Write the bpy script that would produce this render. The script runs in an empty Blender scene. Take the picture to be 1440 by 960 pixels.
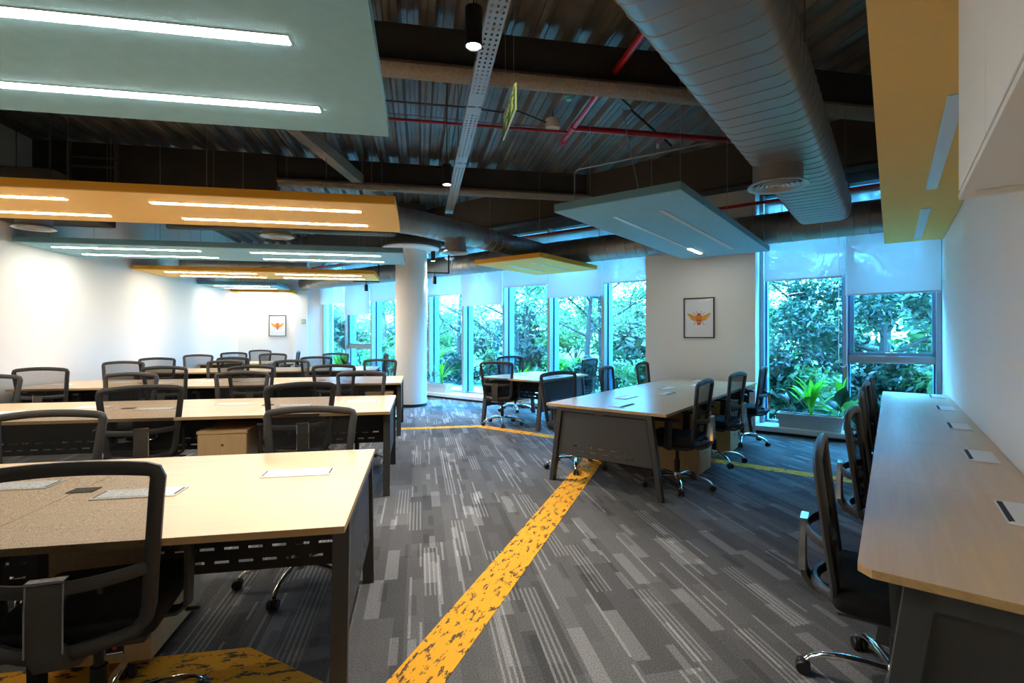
import bpy, bmesh, math, random
from mathutils import Vector, Matrix
random.seed(7)
R = math.radians
scene = bpy.context.scene
COL = scene.collection

# ------------------------------------------------------------------ camera
F_PX, HOR, CAM_H = 700.0, 470.5, 1.42
cam = bpy.data.objects.new('camera', bpy.data.cameras.new('camera'))
COL.objects.link(cam)
cam.location = (0, 0, CAM_H); cam.rotation_euler = (R(90), 0, 0)
cam.data.sensor_width = 36.0; cam.data.lens = F_PX / 1440 * 36.0
cam.data.shift_y = -(480 - HOR) / 1440
cam.data.clip_start = 0.02; cam.data.clip_end = 400
scene.camera = cam

# ------------------------------------------------------------------ world and exposure
world = bpy.data.worlds.new('overcast_sky'); scene.world = world
world.use_nodes = True
wn = world.node_tree.nodes; wl = world.node_tree.links
wn['Background'].inputs['Color'].default_value = (0.90, 0.96, 1.0, 1)
wn['Background'].inputs['Strength'].default_value = 13.0
vs = scene.view_settings
vs.view_transform = 'Standard'; vs.look = 'None'; vs.gamma = 1.0
vs.use_curve_mapping = False; vs.exposure = 2.1
LED = 14.2                     # radiance of the lit ceiling strips
CAN_W = 70.0; CAN = 50.0                     # radiance of the pendant cans
scene.cycles.max_bounces = 12
scene.cycles.diffuse_bounces = 8
scene.cycles.transparent_max_bounces = 24
scene.cycles.sample_clamp_indirect = 6.0
scene.cycles.caustics_reflective = False
scene.cycles.caustics_refractive = False

# ------------------------------------------------------------------ frames
TS, TC = math.sin(R(37.3)), math.cos(R(37.3))
def tn(t, n, z=0.0):           # facade / right wall frame: t towards the windows, n towards the right wall
    return Vector((t * TS + n * TC, t * TC - n * TS, z))
TN_ROT = R(-37.3)              # local x = n, local y = t
RA = (-0.585, 1.7435)
RS, RC = math.sin(R(10.5)), math.cos(R(10.5))
def rw(s, w, z=0.0):           # desk row frame: s along the rows (0 at their aisle end), w away
    return Vector((RA[0] + s * RC - w * RS, RA[1] + s * RS + w * RC, z))
RW_ROT = R(10.5)               # local x = s, local y = w

# ------------------------------------------------------------------ mesh builder
class MB:
    def __init__(self):
        self.v = []; self.f = []; self.s = []
    def add(self, vs_, fs_, smooth=False):
        o = len(self.v)
        self.v += [Vector(p) for p in vs_]
        for f in fs_:
            self.f.append([i + o for i in f]); self.s.append(smooth)
        return self
    def box(self, c, s, rot=None):
        x, y, z = s[0] / 2, s[1] / 2, s[2] / 2
        ps = [Vector((a * x, b * y, d * z)) for d in (-1, 1) for b in (-1, 1) for a in (-1, 1)]
        if rot is not None: ps = [rot @ p for p in ps]
        return self.add([p + Vector(c) for p in ps],
                        [(0, 2, 3, 1), (4, 5, 7, 6), (0, 1, 5, 4), (2, 6, 7, 3), (0, 4, 6, 2), (1, 3, 7, 5)])
    def b2(self, x0, x1, y0, y1, z0, z1):
        return self.box(((x0 + x1) / 2, (y0 + y1) / 2, (z0 + z1) / 2), (abs(x1 - x0), abs(y1 - y0), abs(z1 - z0)))
    def rbox(self, c, s, r=0.01, seg=2, rot=None):
        bm = bmesh.new()
        bmesh.ops.create_cube(bm, size=1.0)
        for v in bm.verts: v.co = Vector((v.co.x * s[0], v.co.y * s[1], v.co.z * s[2]))
        bmesh.ops.bevel(bm, geom=bm.edges[:] + bm.verts[:], offset=min(r, min(s) * 0.49), segments=seg, profile=0.5, affect='EDGES')
        bm.verts.index_update()
        ps = [v.co.copy() for v in bm.verts]
        if rot is not None: ps = [rot @ p for p in ps]
        self.add([p + Vector(c) for p in ps], [[v.index for v in f.verts] for f in bm.faces], True)
        bm.free(); return self
    def prism(self, poly, z0, z1):
        n = len(poly)
        ps = [(p[0], p[1], z0) for p in poly] + [(p[0], p[1], z1) for p in poly]
        fs = [list(range(n))[::-1], list(range(n, 2 * n))]
        fs += [(i, (i + 1) % n, (i + 1) % n + n, i + n) for i in range(n)]
        return self.add(ps, fs)
    def poly_yz(self, poly, x0, x1):      # outline in the y-z plane, thick along x
        n = len(poly)
        ps = [(x0, p[0], p[1]) for p in poly] + [(x1, p[0], p[1]) for p in poly]
        fs = [list(range(n))[::-1], list(range(n, 2 * n))]
        fs += [(i, (i + 1) % n, (i + 1) % n + n, i + n) for i in range(n)]
        return self.add(ps, fs)
    def tube(self, path, w, h=None, n=8, up=None, closed=False, smooth=True, square=False):
        path = [Vector(p) for p in path]; m = len(path)
        w_ = w if callable(w) else (lambda u: w)
        h_ = w_ if h is None else (h if callable(h) else (lambda u: h))
        rings = []; prev = None
        for i, p in enumerate(path):
            if closed: t = path[(i + 1) % m] - path[i - 1]
            else: t = path[min(i + 1, m - 1)] - path[max(i - 1, 0)]
            t.normalize()
            u = Vector(up) if up is not None else (prev if prev is not None else (Vector((0, 0, 1)) if abs(t.z) < 0.9 else Vector((1, 0, 0))))
            b = u - t * u.dot(t)
            if b.length < 1e-6: b = t.orthogonal()
            b.normalize(); a = t.cross(b); prev = b
            k = i / max(1, m - 1); ww, hh = w_(k), h_(k)
            ring = []
            for j in range(n):
                an = 2 * math.pi * (j + 0.5) / n
                ca, sa = math.cos(an), math.sin(an)
                if square:
                    q = max(abs(ca), abs(sa)); ca, sa = ca / q, sa / q
                    if n > 4: ca, sa = max(-.94, min(.94, ca)) if abs(ca) > .94 and abs(sa) > .94 else ca, sa
                ring.append(p + a * ca * ww + b * sa * hh)
            rings.append(ring)
        vs_ = [q for r in rings for q in r]; fs = []
        for i in range(m if closed else m - 1):
            k = (i + 1) % m
            for j in range(n):
                fs.append((i * n + j, i * n + (j + 1) % n, k * n + (j + 1) % n, k * n + j))
        self.add(vs_, fs, smooth)
        if not closed:
            self.add(rings[0], [list(range(n))[::-1]]); self.add(rings[-1], [list(range(n))])
        return self
    def cyl(self, p0, p1, r0, r1=None, n=12):
        r1 = r0 if r1 is None else r1
        return self.tube([p0, p1], lambda k: r0 + (r1 - r0) * k, n=n)
    def lathe(self, prof, c=(0, 0, 0), n=20, axis=None, smooth=True):
        c = Vector(c); vs_ = []; fs = []
        for (r, z) in prof:
            for j in range(n):
                a = 2 * math.pi * j / n
                p = Vector((r * math.cos(a), r * math.sin(a), z))
                if axis is not None: p = axis @ p
                vs_.append(p + c)
        for i in range(len(prof) - 1):
            for j in range(n):
                fs.append((i * n + j, i * n + (j + 1) % n, (i + 1) * n + (j + 1) % n, (i + 1) * n + j))
        return self.add(vs_, fs, smooth)
    def mesh(self, name, mat):
        me = bpy.data.meshes.new(name)
        me.from_pydata([tuple(p) for p in self.v], [], self.f)
        me.polygons.foreach_set('use_smooth', self.s)
        me.update()
        bm = bmesh.new(); bm.from_mesh(me)
        bmesh.ops.recalc_face_normals(bm, faces=bm.faces)
        bm.to_mesh(me); bm.free()
        if any(self.s): me.set_sharp_from_angle(angle=R(38))
        me.materials.append(mat)
        return me
    def build(self, name, mat, parent=None, loc=(0, 0, 0), rz=0.0):
        o = bpy.data.objects.new(name, self.mesh(name, mat)); COL.objects.link(o)
        o.location = loc; o.rotation_euler = (0, 0, rz); o.parent = parent
        return o

def tag(o, label=None, cat=None, group=None, kind=None):
    if label: o['label'] = label
    if cat: o['category'] = cat
    if group: o['group'] = group
    if kind: o['kind'] = kind
    return o
def thing(name, label, cat, loc=(0, 0, 0), rz=0.0, group=None):
    o = bpy.data.objects.new(name, None); COL.objects.link(o)
    o.empty_display_size = 0.1
    o.location = loc; o.rotation_euler = (0, 0, rz)
    return tag(o, label, cat, group)
def struct_empty(name, loc=(0, 0, 0), rz=0.0):
    o = bpy.data.objects.new(name, None); COL.objects.link(o)
    o.location = loc; o.rotation_euler = (0, 0, rz); o['kind'] = 'structure'
    return o
def link_mesh(name, me, parent=None, loc=(0, 0, 0), rz=0.0):
    o = bpy.data.objects.new(name, me); COL.objects.link(o)
    o.location = loc; o.rotation_euler = (0, 0, rz); o.parent = parent
    return o
CHILD = {}
def kids(o): return [c for c in bpy.data.objects if c.parent == o]
def copy_tree(o, parent=None, cache=None):
    c = o.copy(); COL.objects.link(c); c.parent = parent
    for ch in cache.get(o.name, []): copy_tree(ch, c, cache)
    return c
def tree_cache(root):
    cache = {}
    def walk(o):
        cache[o.name] = kids(o)
        for ch in cache[o.name]: walk(ch)
    walk(root); return cache

# ------------------------------------------------------------------ materials
M = {}
def new_mat(name):
    m = bpy.data.materials.new(name); m.use_nodes = True
    nt = m.node_tree; b = nt.nodes['Principled BSDF']
    M[name] = m
    return m, nt, b
def plain(name, col, rough=0.5, metal=0.0, var=0.0, scale=20.0, spec=0.5, coat=0.0, bump=0.0, bscale=200.0):
    m, nt, b = new_mat(name)
    b.inputs['Base Color'].default_value = (*col, 1); b.inputs['Roughness'].default_value = rough
    b.inputs['Metallic'].default_value = metal; b.inputs['Specular IOR Level'].default_value = spec
    b.inputs['Coat Weight'].default_value = coat
    tc = nt.nodes.new('ShaderNodeTexCoord')
    if var > 0:
        nz = nt.nodes.new('ShaderNodeTexNoise'); nz.inputs['Scale'].default_value = scale; nz.inputs['Detail'].default_value = 5
        mx = nt.nodes.new('ShaderNodeMix'); mx.data_type = 'RGBA'
        mx.inputs[6].default_value = (*[max(0, c * (1 - var)) for c in col], 1)
        mx.inputs[7].default_value = (*[min(1, c * (1 + var)) for c in col], 1)
        nt.links.new(tc.outputs['Object'], nz.inputs['Vector']); nt.links.new(nz.outputs['Fac'], mx.inputs[0])
        nt.links.new(mx.outputs[2], b.inputs['Base Color'])
    if bump > 0:
        n2 = nt.nodes.new('ShaderNodeTexNoise'); n2.inputs['Scale'].default_value = bscale; n2.inputs['Detail'].default_value = 4
        bp = nt.nodes.new('ShaderNodeBump'); bp.inputs['Strength'].default_value = bump; bp.inputs['Distance'].default_value = 0.01
        nt.links.new(tc.outputs['Object'], n2.inputs['Vector']); nt.links.new(n2.outputs['Fac'], bp.inputs['Height'])
        nt.links.new(bp.outputs['Normal'], b.inputs['Normal'])
    return m
def wood(name, c0, c1, rough, stretch=(1.2, 22, 22)):
    m, nt, b = new_mat(name)
    tc = nt.nodes.new('ShaderNodeTexCoord'); mp = nt.nodes.new('ShaderNodeMapping')
    mp.inputs['Scale'].default_value = stretch
    nz = nt.nodes.new('ShaderNodeTexNoise'); nz.inputs['Scale'].default_value = 1.6; nz.inputs['Detail'].default_value = 6; nz.inputs['Distortion'].default_value = 0.6
    cr = nt.nodes.new('ShaderNodeValToRGB')
    cr.color_ramp.elements[0].position = 0.3; cr.color_ramp.elements[0].color = (*c0, 1)
    cr.color_ramp.elements[1].position = 0.7; cr.color_ramp.elements[1].color = (*c1, 1)
    nt.links.new(tc.outputs['Object'], mp.inputs['Vector']); nt.links.new(mp.outputs['Vector'], nz.inputs['Vector'])
    nt.links.new(nz.outputs['Fac'], cr.inputs['Fac']); nt.links.new(cr.outputs['Color'], b.inputs['Base Color'])
    b.inputs['Roughness'].default_value = rough
    return m
def emit(name, col, strength, base=(0.9, 0.9, 0.9)):
    m, nt, b = new_mat(name)
    b.inputs['Base Color'].default_value = (*base, 1)
    b.inputs['Emission Color'].default_value = (*col, 1); b.inputs['Emission Strength'].default_value = strength
    return m

wood('maple_top', (0.67, 0.455, 0.255), (0.74, 0.52, 0.30), 0.32)
wood('maple_edge', (0.50, 0.31, 0.12), (0.62, 0.40, 0.17), 0.45)
wood('maple_unit', (0.60, 0.38, 0.17), (0.69, 0.46, 0.225), 0.42, (16, 16, 1.2))
plain('white_wall', (0.87, 0.835, 0.775), 0.85, var=0.012, scale=3, bump=0.04, bscale=300)
plain('white_paint', (0.86, 0.84, 0.80), 0.55)
plain('dark_metal', (0.058, 0.056, 0.053), 0.48, metal=0.25, var=0.06, scale=40, bump=0.05, bscale=600)
plain('grey_panel', (0.062, 0.062, 0.061), 0.65, spec=0.35)
plain('black_metal', (0.012, 0.012, 0.012), 0.5)
plain('chair_plastic', (0.036, 0.034, 0.032), 0.45)
plain('chair_spine', (0.065, 0.058, 0.050), 0.4)
plain('black_fabric', (0.010, 0.010, 0.011), 0.95, bump=0.3, bscale=700)
plain('black_rubber', (0.012, 0.012, 0.012), 0.4)
plain('chrome', (0.86, 0.85, 0.83), 0.09, metal=1.0)
plain('lock_metal', (0.12, 0.11, 0.10), 0.35, metal=0.8)
plain('flap_white', (0.83, 0.83, 0.81), 0.35)
plain('flap_slot', (0.02, 0.02, 0.02), 0.7)
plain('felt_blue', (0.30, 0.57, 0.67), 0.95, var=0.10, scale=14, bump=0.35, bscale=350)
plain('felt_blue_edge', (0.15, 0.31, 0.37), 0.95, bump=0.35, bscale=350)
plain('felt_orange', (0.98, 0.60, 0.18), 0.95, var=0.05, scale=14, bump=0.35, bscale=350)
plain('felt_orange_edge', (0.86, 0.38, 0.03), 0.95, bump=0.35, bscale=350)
plain('diffuser_off', (0.62, 0.64, 0.66), 0.35)
plain('alu_trim', (0.62, 0.63, 0.64), 0.35, metal=0.6)
plain('frame_grey', (0.36, 0.37, 0.38), 0.40, metal=0.4)
plain('frame_blue_lit', (0.20, 0.40, 0.55), 0.35, metal=0.3)  # blue window light put into the colour of the grey frames
plain('deck_metal', (0.20, 0.185, 0.165), 0.5, metal=0.35, var=0.7, scale=2.2, bump=0.2, bscale=60)
plain('fireproof', (0.34, 0.27, 0.20), 0.98, var=0.45, scale=38, bump=1.0, bscale=48)
plain('beam_dark', (0.05, 0.045, 0.04), 0.9, var=0.3, scale=5, bump=0.4, bscale=60)
plain('brown_panel', (0.085, 0.068, 0.052), 0.8, var=0.15, scale=3)
plain('duct_metal', (0.30, 0.275, 0.245), 0.42, metal=0.6, var=0.10, scale=4)
plain('diffuser_ring', (0.42, 0.40, 0.37), 0.4, metal=0.4)
plain('tray_steel', (0.36, 0.345, 0.32), 0.5, metal=0.3)
plain('pipe_red', (0.50, 0.012, 0.014), 0.3, coat=0.3)
plain('wire_steel', (0.40, 0.39, 0.36), 0.4, metal=0.7)
plain('conduit', (0.16, 0.14, 0.12), 0.5, metal=0.3)
plain('cable_black', (0.01, 0.01, 0.01), 0.6)
plain('cable_red', (0.35, 0.02, 0.02), 0.6)
plain('lamp_black', (0.008, 0.008, 0.008), 0.45)
plain('device_white', (0.78, 0.70, 0.60), 0.5)
plain('device_teal', (0.15, 0.55, 0.50), 0.4)
plain('sill_white', (0.80, 0.79, 0.76), 0.35, var=0.04, scale=5)
plain('kick_black', (0.010, 0.010, 0.012), 0.6)
plain('planter_grey', (0.62, 0.61, 0.59), 0.7, var=0.05, scale=6)
plain('soil', (0.030, 0.022, 0.015), 1.0, var=0.4, scale=60)
plain('paper_white', (0.82, 0.83, 0.85), 0.6)
plain('bee_orange', (0.85, 0.20, 0.01), 0.7)
plain('bee_amber', (0.88, 0.36, 0.01), 0.7, var=0.25, scale=60)
plain('bee_brown', (0.25, 0.05, 0.02), 0.7)
plain('sign_yellow', (0.62, 0.68, 0.25), 0.4)
plain('sign_green', (0.03, 0.13, 0.04), 0.4)
plain('grommet', (0.05, 0.04, 0.03), 0.6)
plain('alarm_yellow', (0.45, 0.33, 0.08), 0.5)
plain('tag_red', (0.6, 0.02, 0.03), 0.5)
plain('bark', (0.045, 0.035, 0.028), 0.9, var=0.4, scale=12)
plain('grass', (0.09, 0.16, 0.06), 1.0, var=0.4, scale=1.5)
plain('path_stone', (0.50, 0.48, 0.44), 0.9, var=0.15, scale=2)
emit('led_on', (1.0, 0.93, 0.83), LED)
emit('can_on', (1.0, 0.92, 0.80), CAN)

def leaf_mat(name, c0, c1, trans=0.45):
    m, nt, b = new_mat(name)
    nt.nodes.remove(b)
    out = nt.nodes['Material Output']
    tc = nt.nodes.new('ShaderNodeTexCoord')
    nz = nt.nodes.new('ShaderNodeTexNoise'); nz.inputs['Scale'].default_value = 1.7; nz.inputs['Detail'].default_value = 6
    cr = nt.nodes.new('ShaderNodeValToRGB')
    cr.color_ramp.elements[0].position = 0.32; cr.color_ramp.elements[0].color = (*c0, 1)
    cr.color_ramp.elements[1].position = 0.68; cr.color_ramp.elements[1].color = (*c1, 1)
    d = nt.nodes.new('ShaderNodeBsdfDiffuse'); tr = nt.nodes.new('ShaderNodeBsdfTranslucent'); gl = nt.nodes.new('ShaderNodeBsdfGlossy')
    gl.inputs['Roughness'].default_value = 0.35
    mx = nt.nodes.new('ShaderNodeMixShader'); mx.inputs[0].default_value = trans
    m2 = nt.nodes.new('ShaderNodeMixShader'); m2.inputs[0].default_value = 0.06
    nt.links.new(tc.outputs['Object'], nz.inputs['Vector']); nt.links.new(nz.outputs['Fac'], cr.inputs['Fac'])
    nt.links.new(cr.outputs['Color'], d.inputs['Color']); nt.links.new(cr.outputs['Color'], tr.inputs['Color'])
    nt.links.new(d.outputs[0], mx.inputs[1]); nt.links.new(tr.outputs[0], mx.inputs[2])
    nt.links.new(mx.outputs[0], m2.inputs[1]); nt.links.new(gl.outputs[0], m2.inputs[2])
    nt.links.new(m2.outputs[0], out.inputs['Surface'])
    return m
leaf_mat('leaf_tree', (0.025, 0.085, 0.022), (0.13, 0.26, 0.07))
leaf_mat('leaf_pale', (0.10, 0.165, 0.06), (0.32, 0.40, 0.17))
leaf_mat('leaf_dark', (0.005, 0.022, 0.011), (0.030, 0.080, 0.035))  # dark foliage, also holds the painted shade of growth near the glass
leaf_mat('leaf_plant', (0.07, 0.36, 0.02), (0.20, 0.68, 0.04), 0.55)
leaf_mat('leaf_red', (0.05, 0.06, 0.02), (0.22, 0.09, 0.03), 0.4)

def mix_mat(name, base_kind):
    m = bpy.data.materials.new(name); m.use_nodes = True; M[name] = m
    nt = m.node_tree; nt.nodes.remove(nt.nodes['Principled BSDF'])
    return m, nt, nt.nodes['Material Output']
# tinted facade glass: straight-through transmission with a Fresnel mirror layer
m, nt, out = mix_mat('facade_glass', 0)
tr = nt.nodes.new('ShaderNodeBsdfTransparent'); tr.inputs['Color'].default_value = (0.30, 0.69, 1.0, 1)
gl = nt.nodes.new('ShaderNodeBsdfGlossy'); gl.inputs['Roughness'].default_value = 0.0; gl.inputs['Color'].default_value = (0.9, 0.95, 1, 1)
fr = nt.nodes.new('ShaderNodeFresnel'); fr.inputs['IOR'].default_value = 1.45
mx = nt.nodes.new('ShaderNodeMixShader')
ge = nt.nodes.new('ShaderNodeNewGeometry'); ir = nt.nodes.new('ShaderNodeMath'); ir.operation = 'MULTIPLY_ADD'   # same pane reflectance from either face
ir.inputs[1].default_value = 1 / 1.45 - 1.45; ir.inputs[2].default_value = 1.45
nt.links.new(ge.outputs['Backfacing'], ir.inputs[0]); nt.links.new(ir.outputs[0], fr.inputs['IOR'])
nt.links.new(fr.outputs[0], mx.inputs[0]); nt.links.new(tr.outputs[0], mx.inputs[1]); nt.links.new(gl.outputs[0], mx.inputs[2])
nt.links.new(mx.outputs[0], out.inputs['Surface'])
# roller blind screen cloth
m, nt, out = mix_mat('blind_cloth', 0)
tr = nt.nodes.new('ShaderNodeBsdfTransparent'); tr.inputs['Color'].default_value = (1, 1, 1, 1)
tl = nt.nodes.new('ShaderNodeBsdfTranslucent'); tl.inputs['Color'].default_value = (0.80, 0.80, 0.78, 1)
df = nt.nodes.new('ShaderNodeBsdfDiffuse'); df.inputs['Color'].default_value = (0.80, 0.80, 0.77, 1)
m1 = nt.nodes.new('ShaderNodeMixShader'); m1.inputs[0].default_value = 0.80
m2 = nt.nodes.new('ShaderNodeMixShader'); m2.inputs[0].default_value = 0.17
nt.links.new(tl.outputs[0], m1.inputs[1]); nt.links.new(df.outputs[0], m1.inputs[2])
nt.links.new(m1.outputs[0], m2.inputs[1]); nt.links.new(tr.outputs[0], m2.inputs[2]); nt.links.new(m2.outputs[0], out.inputs['Surface'])
# chair back netting: fine weave of dark threads with open holes
m, nt, out = mix_mat('chair_mesh', 0)
tc = nt.nodes.new('ShaderNodeTexCoord'); mp = nt.nodes.new('ShaderNodeMapping'); mp.inputs['Scale'].default_value = (1, 1, 1.6)
ck = nt.nodes.new('ShaderNodeTexNoise'); ck.inputs['Scale'].default_value = 260; ck.inputs['Detail'].default_value = 1
ad = nt.nodes.new('ShaderNodeMath'); ad.operation = 'MULTIPLY_ADD'; ad.inputs[1].default_value = 0.5; ad.inputs[2].default_value = 0.22
df = nt.nodes.new('ShaderNodeBsdfDiffuse'); df.inputs['Color'].default_value = (0.024, 0.023, 0.022, 1)
tr = nt.nodes.new('ShaderNodeBsdfTransparent')
mx = nt.nodes.new('ShaderNodeMixShader')
nt.links.new(tc.outputs['Object'], mp.inputs['Vector']); nt.links.new(mp.outputs['Vector'], ck.inputs['Vector'])
lw = nt.nodes.new('ShaderNodeLayerWeight'); lw.inputs['Blend'].default_value = 0.5
fa = nt.nodes.new('ShaderNodeMath'); fa.operation = 'SUBTRACT'; fa.inputs[0].default_value = 1.0; nt.links.new(lw.outputs['Facing'], fa.inputs[1])
fp = nt.nodes.new('ShaderNodeMath'); fp.operation = 'POWER'; fp.inputs[1].default_value = 0.6; nt.links.new(fa.outputs[0], fp.inputs[0])
fm = nt.nodes.new('ShaderNodeMath'); fm.operation = 'MULTIPLY'
nt.links.new(ck.outputs['Fac'], ad.inputs[0]); nt.links.new(ad.outputs[0], fm.inputs[0]); nt.links.new(fp.outputs[0], fm.inputs[1]); nt.links.new(fm.outputs[0], mx.inputs[0])
nt.links.new(df.outputs[0], mx.inputs[1]); nt.links.new(tr.outputs[0], mx.inputs[2]); nt.links.new(mx.outputs[0], out.inputs['Surface'])

# carpet: loop-pile planks with woven light and dark dashes running away along the rows
def carpet():
    m, nt, b = new_mat('carpet')
    N = nt.nodes.new; L = nt.links.new
    tc = N('ShaderNodeTexCoord'); mp = N('ShaderNodeMapping'); mp.inputs['Rotation'].default_value = (0, 0, R(-10.5))
    L(tc.outputs['Object'], mp.inputs['Vector'])
    sx = N('ShaderNodeSeparateXYZ'); L(mp.outputs['Vector'], sx.inputs[0])
    def mth(op, a, b_=None, c=None):
        q = N('ShaderNodeMath'); q.operation = op
        for i, v in enumerate((a, b_, c)):
            if v is None: continue
            if isinstance(v, (int, float)): q.inputs[i].default_value = v
            else: L(v, q.inputs[i])
        return q.outputs[0]
    def cells(w, ln, seed):
        i = mth('FLOOR', mth('MULTIPLY_ADD', sx.outputs['X'], 1 / w, seed))
        wn1 = N('ShaderNodeTexWhiteNoise'); wn1.noise_dimensions = '1D'; L(i, wn1.inputs['W'])
        j = mth('FLOOR', mth('ADD', mth('MULTIPLY', sx.outputs['Y'], 1 / ln), mth('MULTIPLY', wn1.outputs['Value'], 7.0)))
        cb = N('ShaderNodeCombineXYZ'); L(i, cb.inputs[0]); L(j, cb.inputs[1]); cb.inputs[2].default_value = seed
        wn2 = N('ShaderNodeTexWhiteNoise'); wn2.noise_dimensions = '3D'; L(cb.outputs[0], wn2.inputs['Vector'])
        return wn2.outputs['Value']
    plank = cells(0.25, 1.0, 3.3)
    mid = cells(0.075, 0.40, 11.7)
    thin = cells(0.014, 0.60, 5.1)
    dash = cells(0.040, 0.20, 19.4)
    def step(v, t, s=0.02):
        return mth('MULTIPLY', mth('GREATER_THAN', v, t), 1.0)
    grp = cells(0.105, 0.62, 7.9)
    lines = mth('MULTIPLY', mth('LESS_THAN', mth('FRACT', mth('MULTIPLY', sx.outputs['X'], 1 / 0.026)), 0.42), step(grp, 0.80))
    v = mth('ADD', mth('MULTIPLY_ADD', plank, 0.055, 0.062), mth('MULTIPLY', mid, 0.040))
    v = mth('ADD', v, mth('MULTIPLY', step(mid, 0.935), 0.070))
    v = mth('ADD', v, mth('MULTIPLY', mth('MULTIPLY', step(thin, 0.93), step(plank, 0.35)), 0.13))
    v = mth('ADD', v, mth('MULTIPLY', lines, 0.115))
    v = mth('ADD', v, mth('MULTIPLY', step(dash, 0.975), 0.09))
    v = mth('MULTIPLY', v, mth('MULTIPLY_ADD', step(dash, 0.06), 0.25, 0.75))
    nz = N('ShaderNodeTexNoise'); nz.inputs['Scale'].default_value = 150; nz.inputs['Detail'].default_value = 3; nz.inputs['Roughness'].default_value = 0.8
    L(tc.outputs['Object'], nz.inputs['Vector'])
    v = mth('MULTIPLY', v, mth('MAXIMUM', mth('MULTIPLY_ADD', nz.outputs['Fac'], 3.2, -0.6), 0.15))
    cb = N('ShaderNodeCombineColor')
    L(v, cb.inputs[0]); L(mth('MULTIPLY', v, 0.985), cb.inputs[1]); L(mth('MULTIPLY', v, 0.98), cb.inputs[2])
    L(cb.outputs[0], b.inputs['Base Color'])
    b.inputs['Roughness'].default_value = 0.95; b.inputs['Specular IOR Level'].default_value = 0.25
    bp = N('ShaderNodeBump'); bp.inputs['Strength'].default_value = 0.5; bp.inputs['Distance'].default_value = 0.004
    L(nz.outputs['Fac'], bp.inputs['Height']); L(bp.outputs['Normal'], b.inputs['Normal'])
carpet()
def carpet_yellow():
    m, nt, b = new_mat('carpet_yellow')
    N = nt.nodes.new; L = nt.links.new
    tc = N('ShaderNodeTexCoord'); mp = N('ShaderNodeMapping'); mp.inputs['Scale'].default_value = (1.0, 2.6, 1)
    nz = N('ShaderNodeTexNoise'); nz.inputs['Scale'].default_value = 11; nz.inputs['Detail'].default_value = 5; nz.inputs['Roughness'].default_value = 0.7
    cr = N('ShaderNodeValToRGB'); cr.color_ramp.interpolation = 'CONSTANT'
    cr.color_ramp.elements[0].position = 0.0; cr.color_ramp.elements[0].color = (0.09, 0.06, 0.035, 1)
    cr.color_ramp.elements[1].position = 0.435; cr.color_ramp.elements[1].color = (0.62, 0.29, 0.022, 1)
    L(tc.outputs['Object'], mp.inputs['Vector']); L(mp.outputs['Vector'], nz.inputs['Vector']); L(nz.outputs['Fac'], cr.inputs['Fac'])
    n2 = N('ShaderNodeTexNoise'); n2.inputs['Scale'].default_value = 240
    L(tc.outputs['Object'], n2.inputs['Vector'])
    mx = N('ShaderNodeMix'); mx.data_type = 'RGBA'; mx.blend_type = 'MULTIPLY'; mx.inputs[0].default_value = 0.6
    L(cr.outputs['Color'], mx.inputs[6]); L(n2.outputs['Color'], mx.inputs[7])
    hs = N('ShaderNodeHueSaturation'); hs.inputs['Value'].default_value = 2.0; hs.inputs['Saturation'].default_value = 1.0
    cr2 = N('ShaderNodeRGBToBW'); L(n2.outputs['Color'], cr2.inputs[0])
    L(cr2.outputs[0], mx.inputs[7]); L(mx.outputs[2], hs.inputs['Color']); L(hs.outputs[0], b.inputs['Base Color'])
    b.inputs['Roughness'].default_value = 0.95; b.inputs['Specular IOR Level'].default_value = 0.2
carpet_yellow()

# ------------------------------------------------------------------ room shell
S_L, W_B, W_E, T_F, N_R, Z_C = -4.78, -5.2, 13.4, 8.3, 0.505, 4.0
def isect(p, d, q, e):        # p + a d meets q + b e in the plane
    det = d.x * (-e.y) + e.x * d.y
    r = q - p
    a = (r.x * (-e.y) + e.x * r.y) / det
    return p + d * a
v2 = lambda v: Vector((v.x, v.y))
RD, ED = Vector((RC, RS)), Vector((-RS, RC))
TD, ND = Vector((TS, TC)), Vector((TC, -TS))
P_LB = v2(rw(S_L, W_B)); P_LE = v2(rw(S_L, W_E))
P_EF = isect(P_LE, RD, v2(tn(T_F, 0)), ND)
P_RF = v2(tn(T_F, N_R))
P_RB = isect(P_LB, RD, v2(tn(0, N_R)), TD)
ROOM = [P_LB, P_RB, P_RF, P_EF, P_LE]
floor = tag(MB().prism([(p.x, p.y) for p in ROOM], -0.12, 0.0).build('floor', M['carpet']), kind='structure')

def strip(name, pts, z=0.003, rz=0.0):
    c = Vector((sum(p[0] for p in pts) / len(pts), sum(p[1] for p in pts) / len(pts)))
    q = Matrix.Rotation(-rz, 2)
    loc = [q @ (Vector(p[:2]) - c) for p in pts]
    return MB().prism([(p.x, p.y) for p in loc], 0.0, z).build(name, M['carpet_yellow'], floor, (c.x, c.y, 0), rz)
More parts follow.
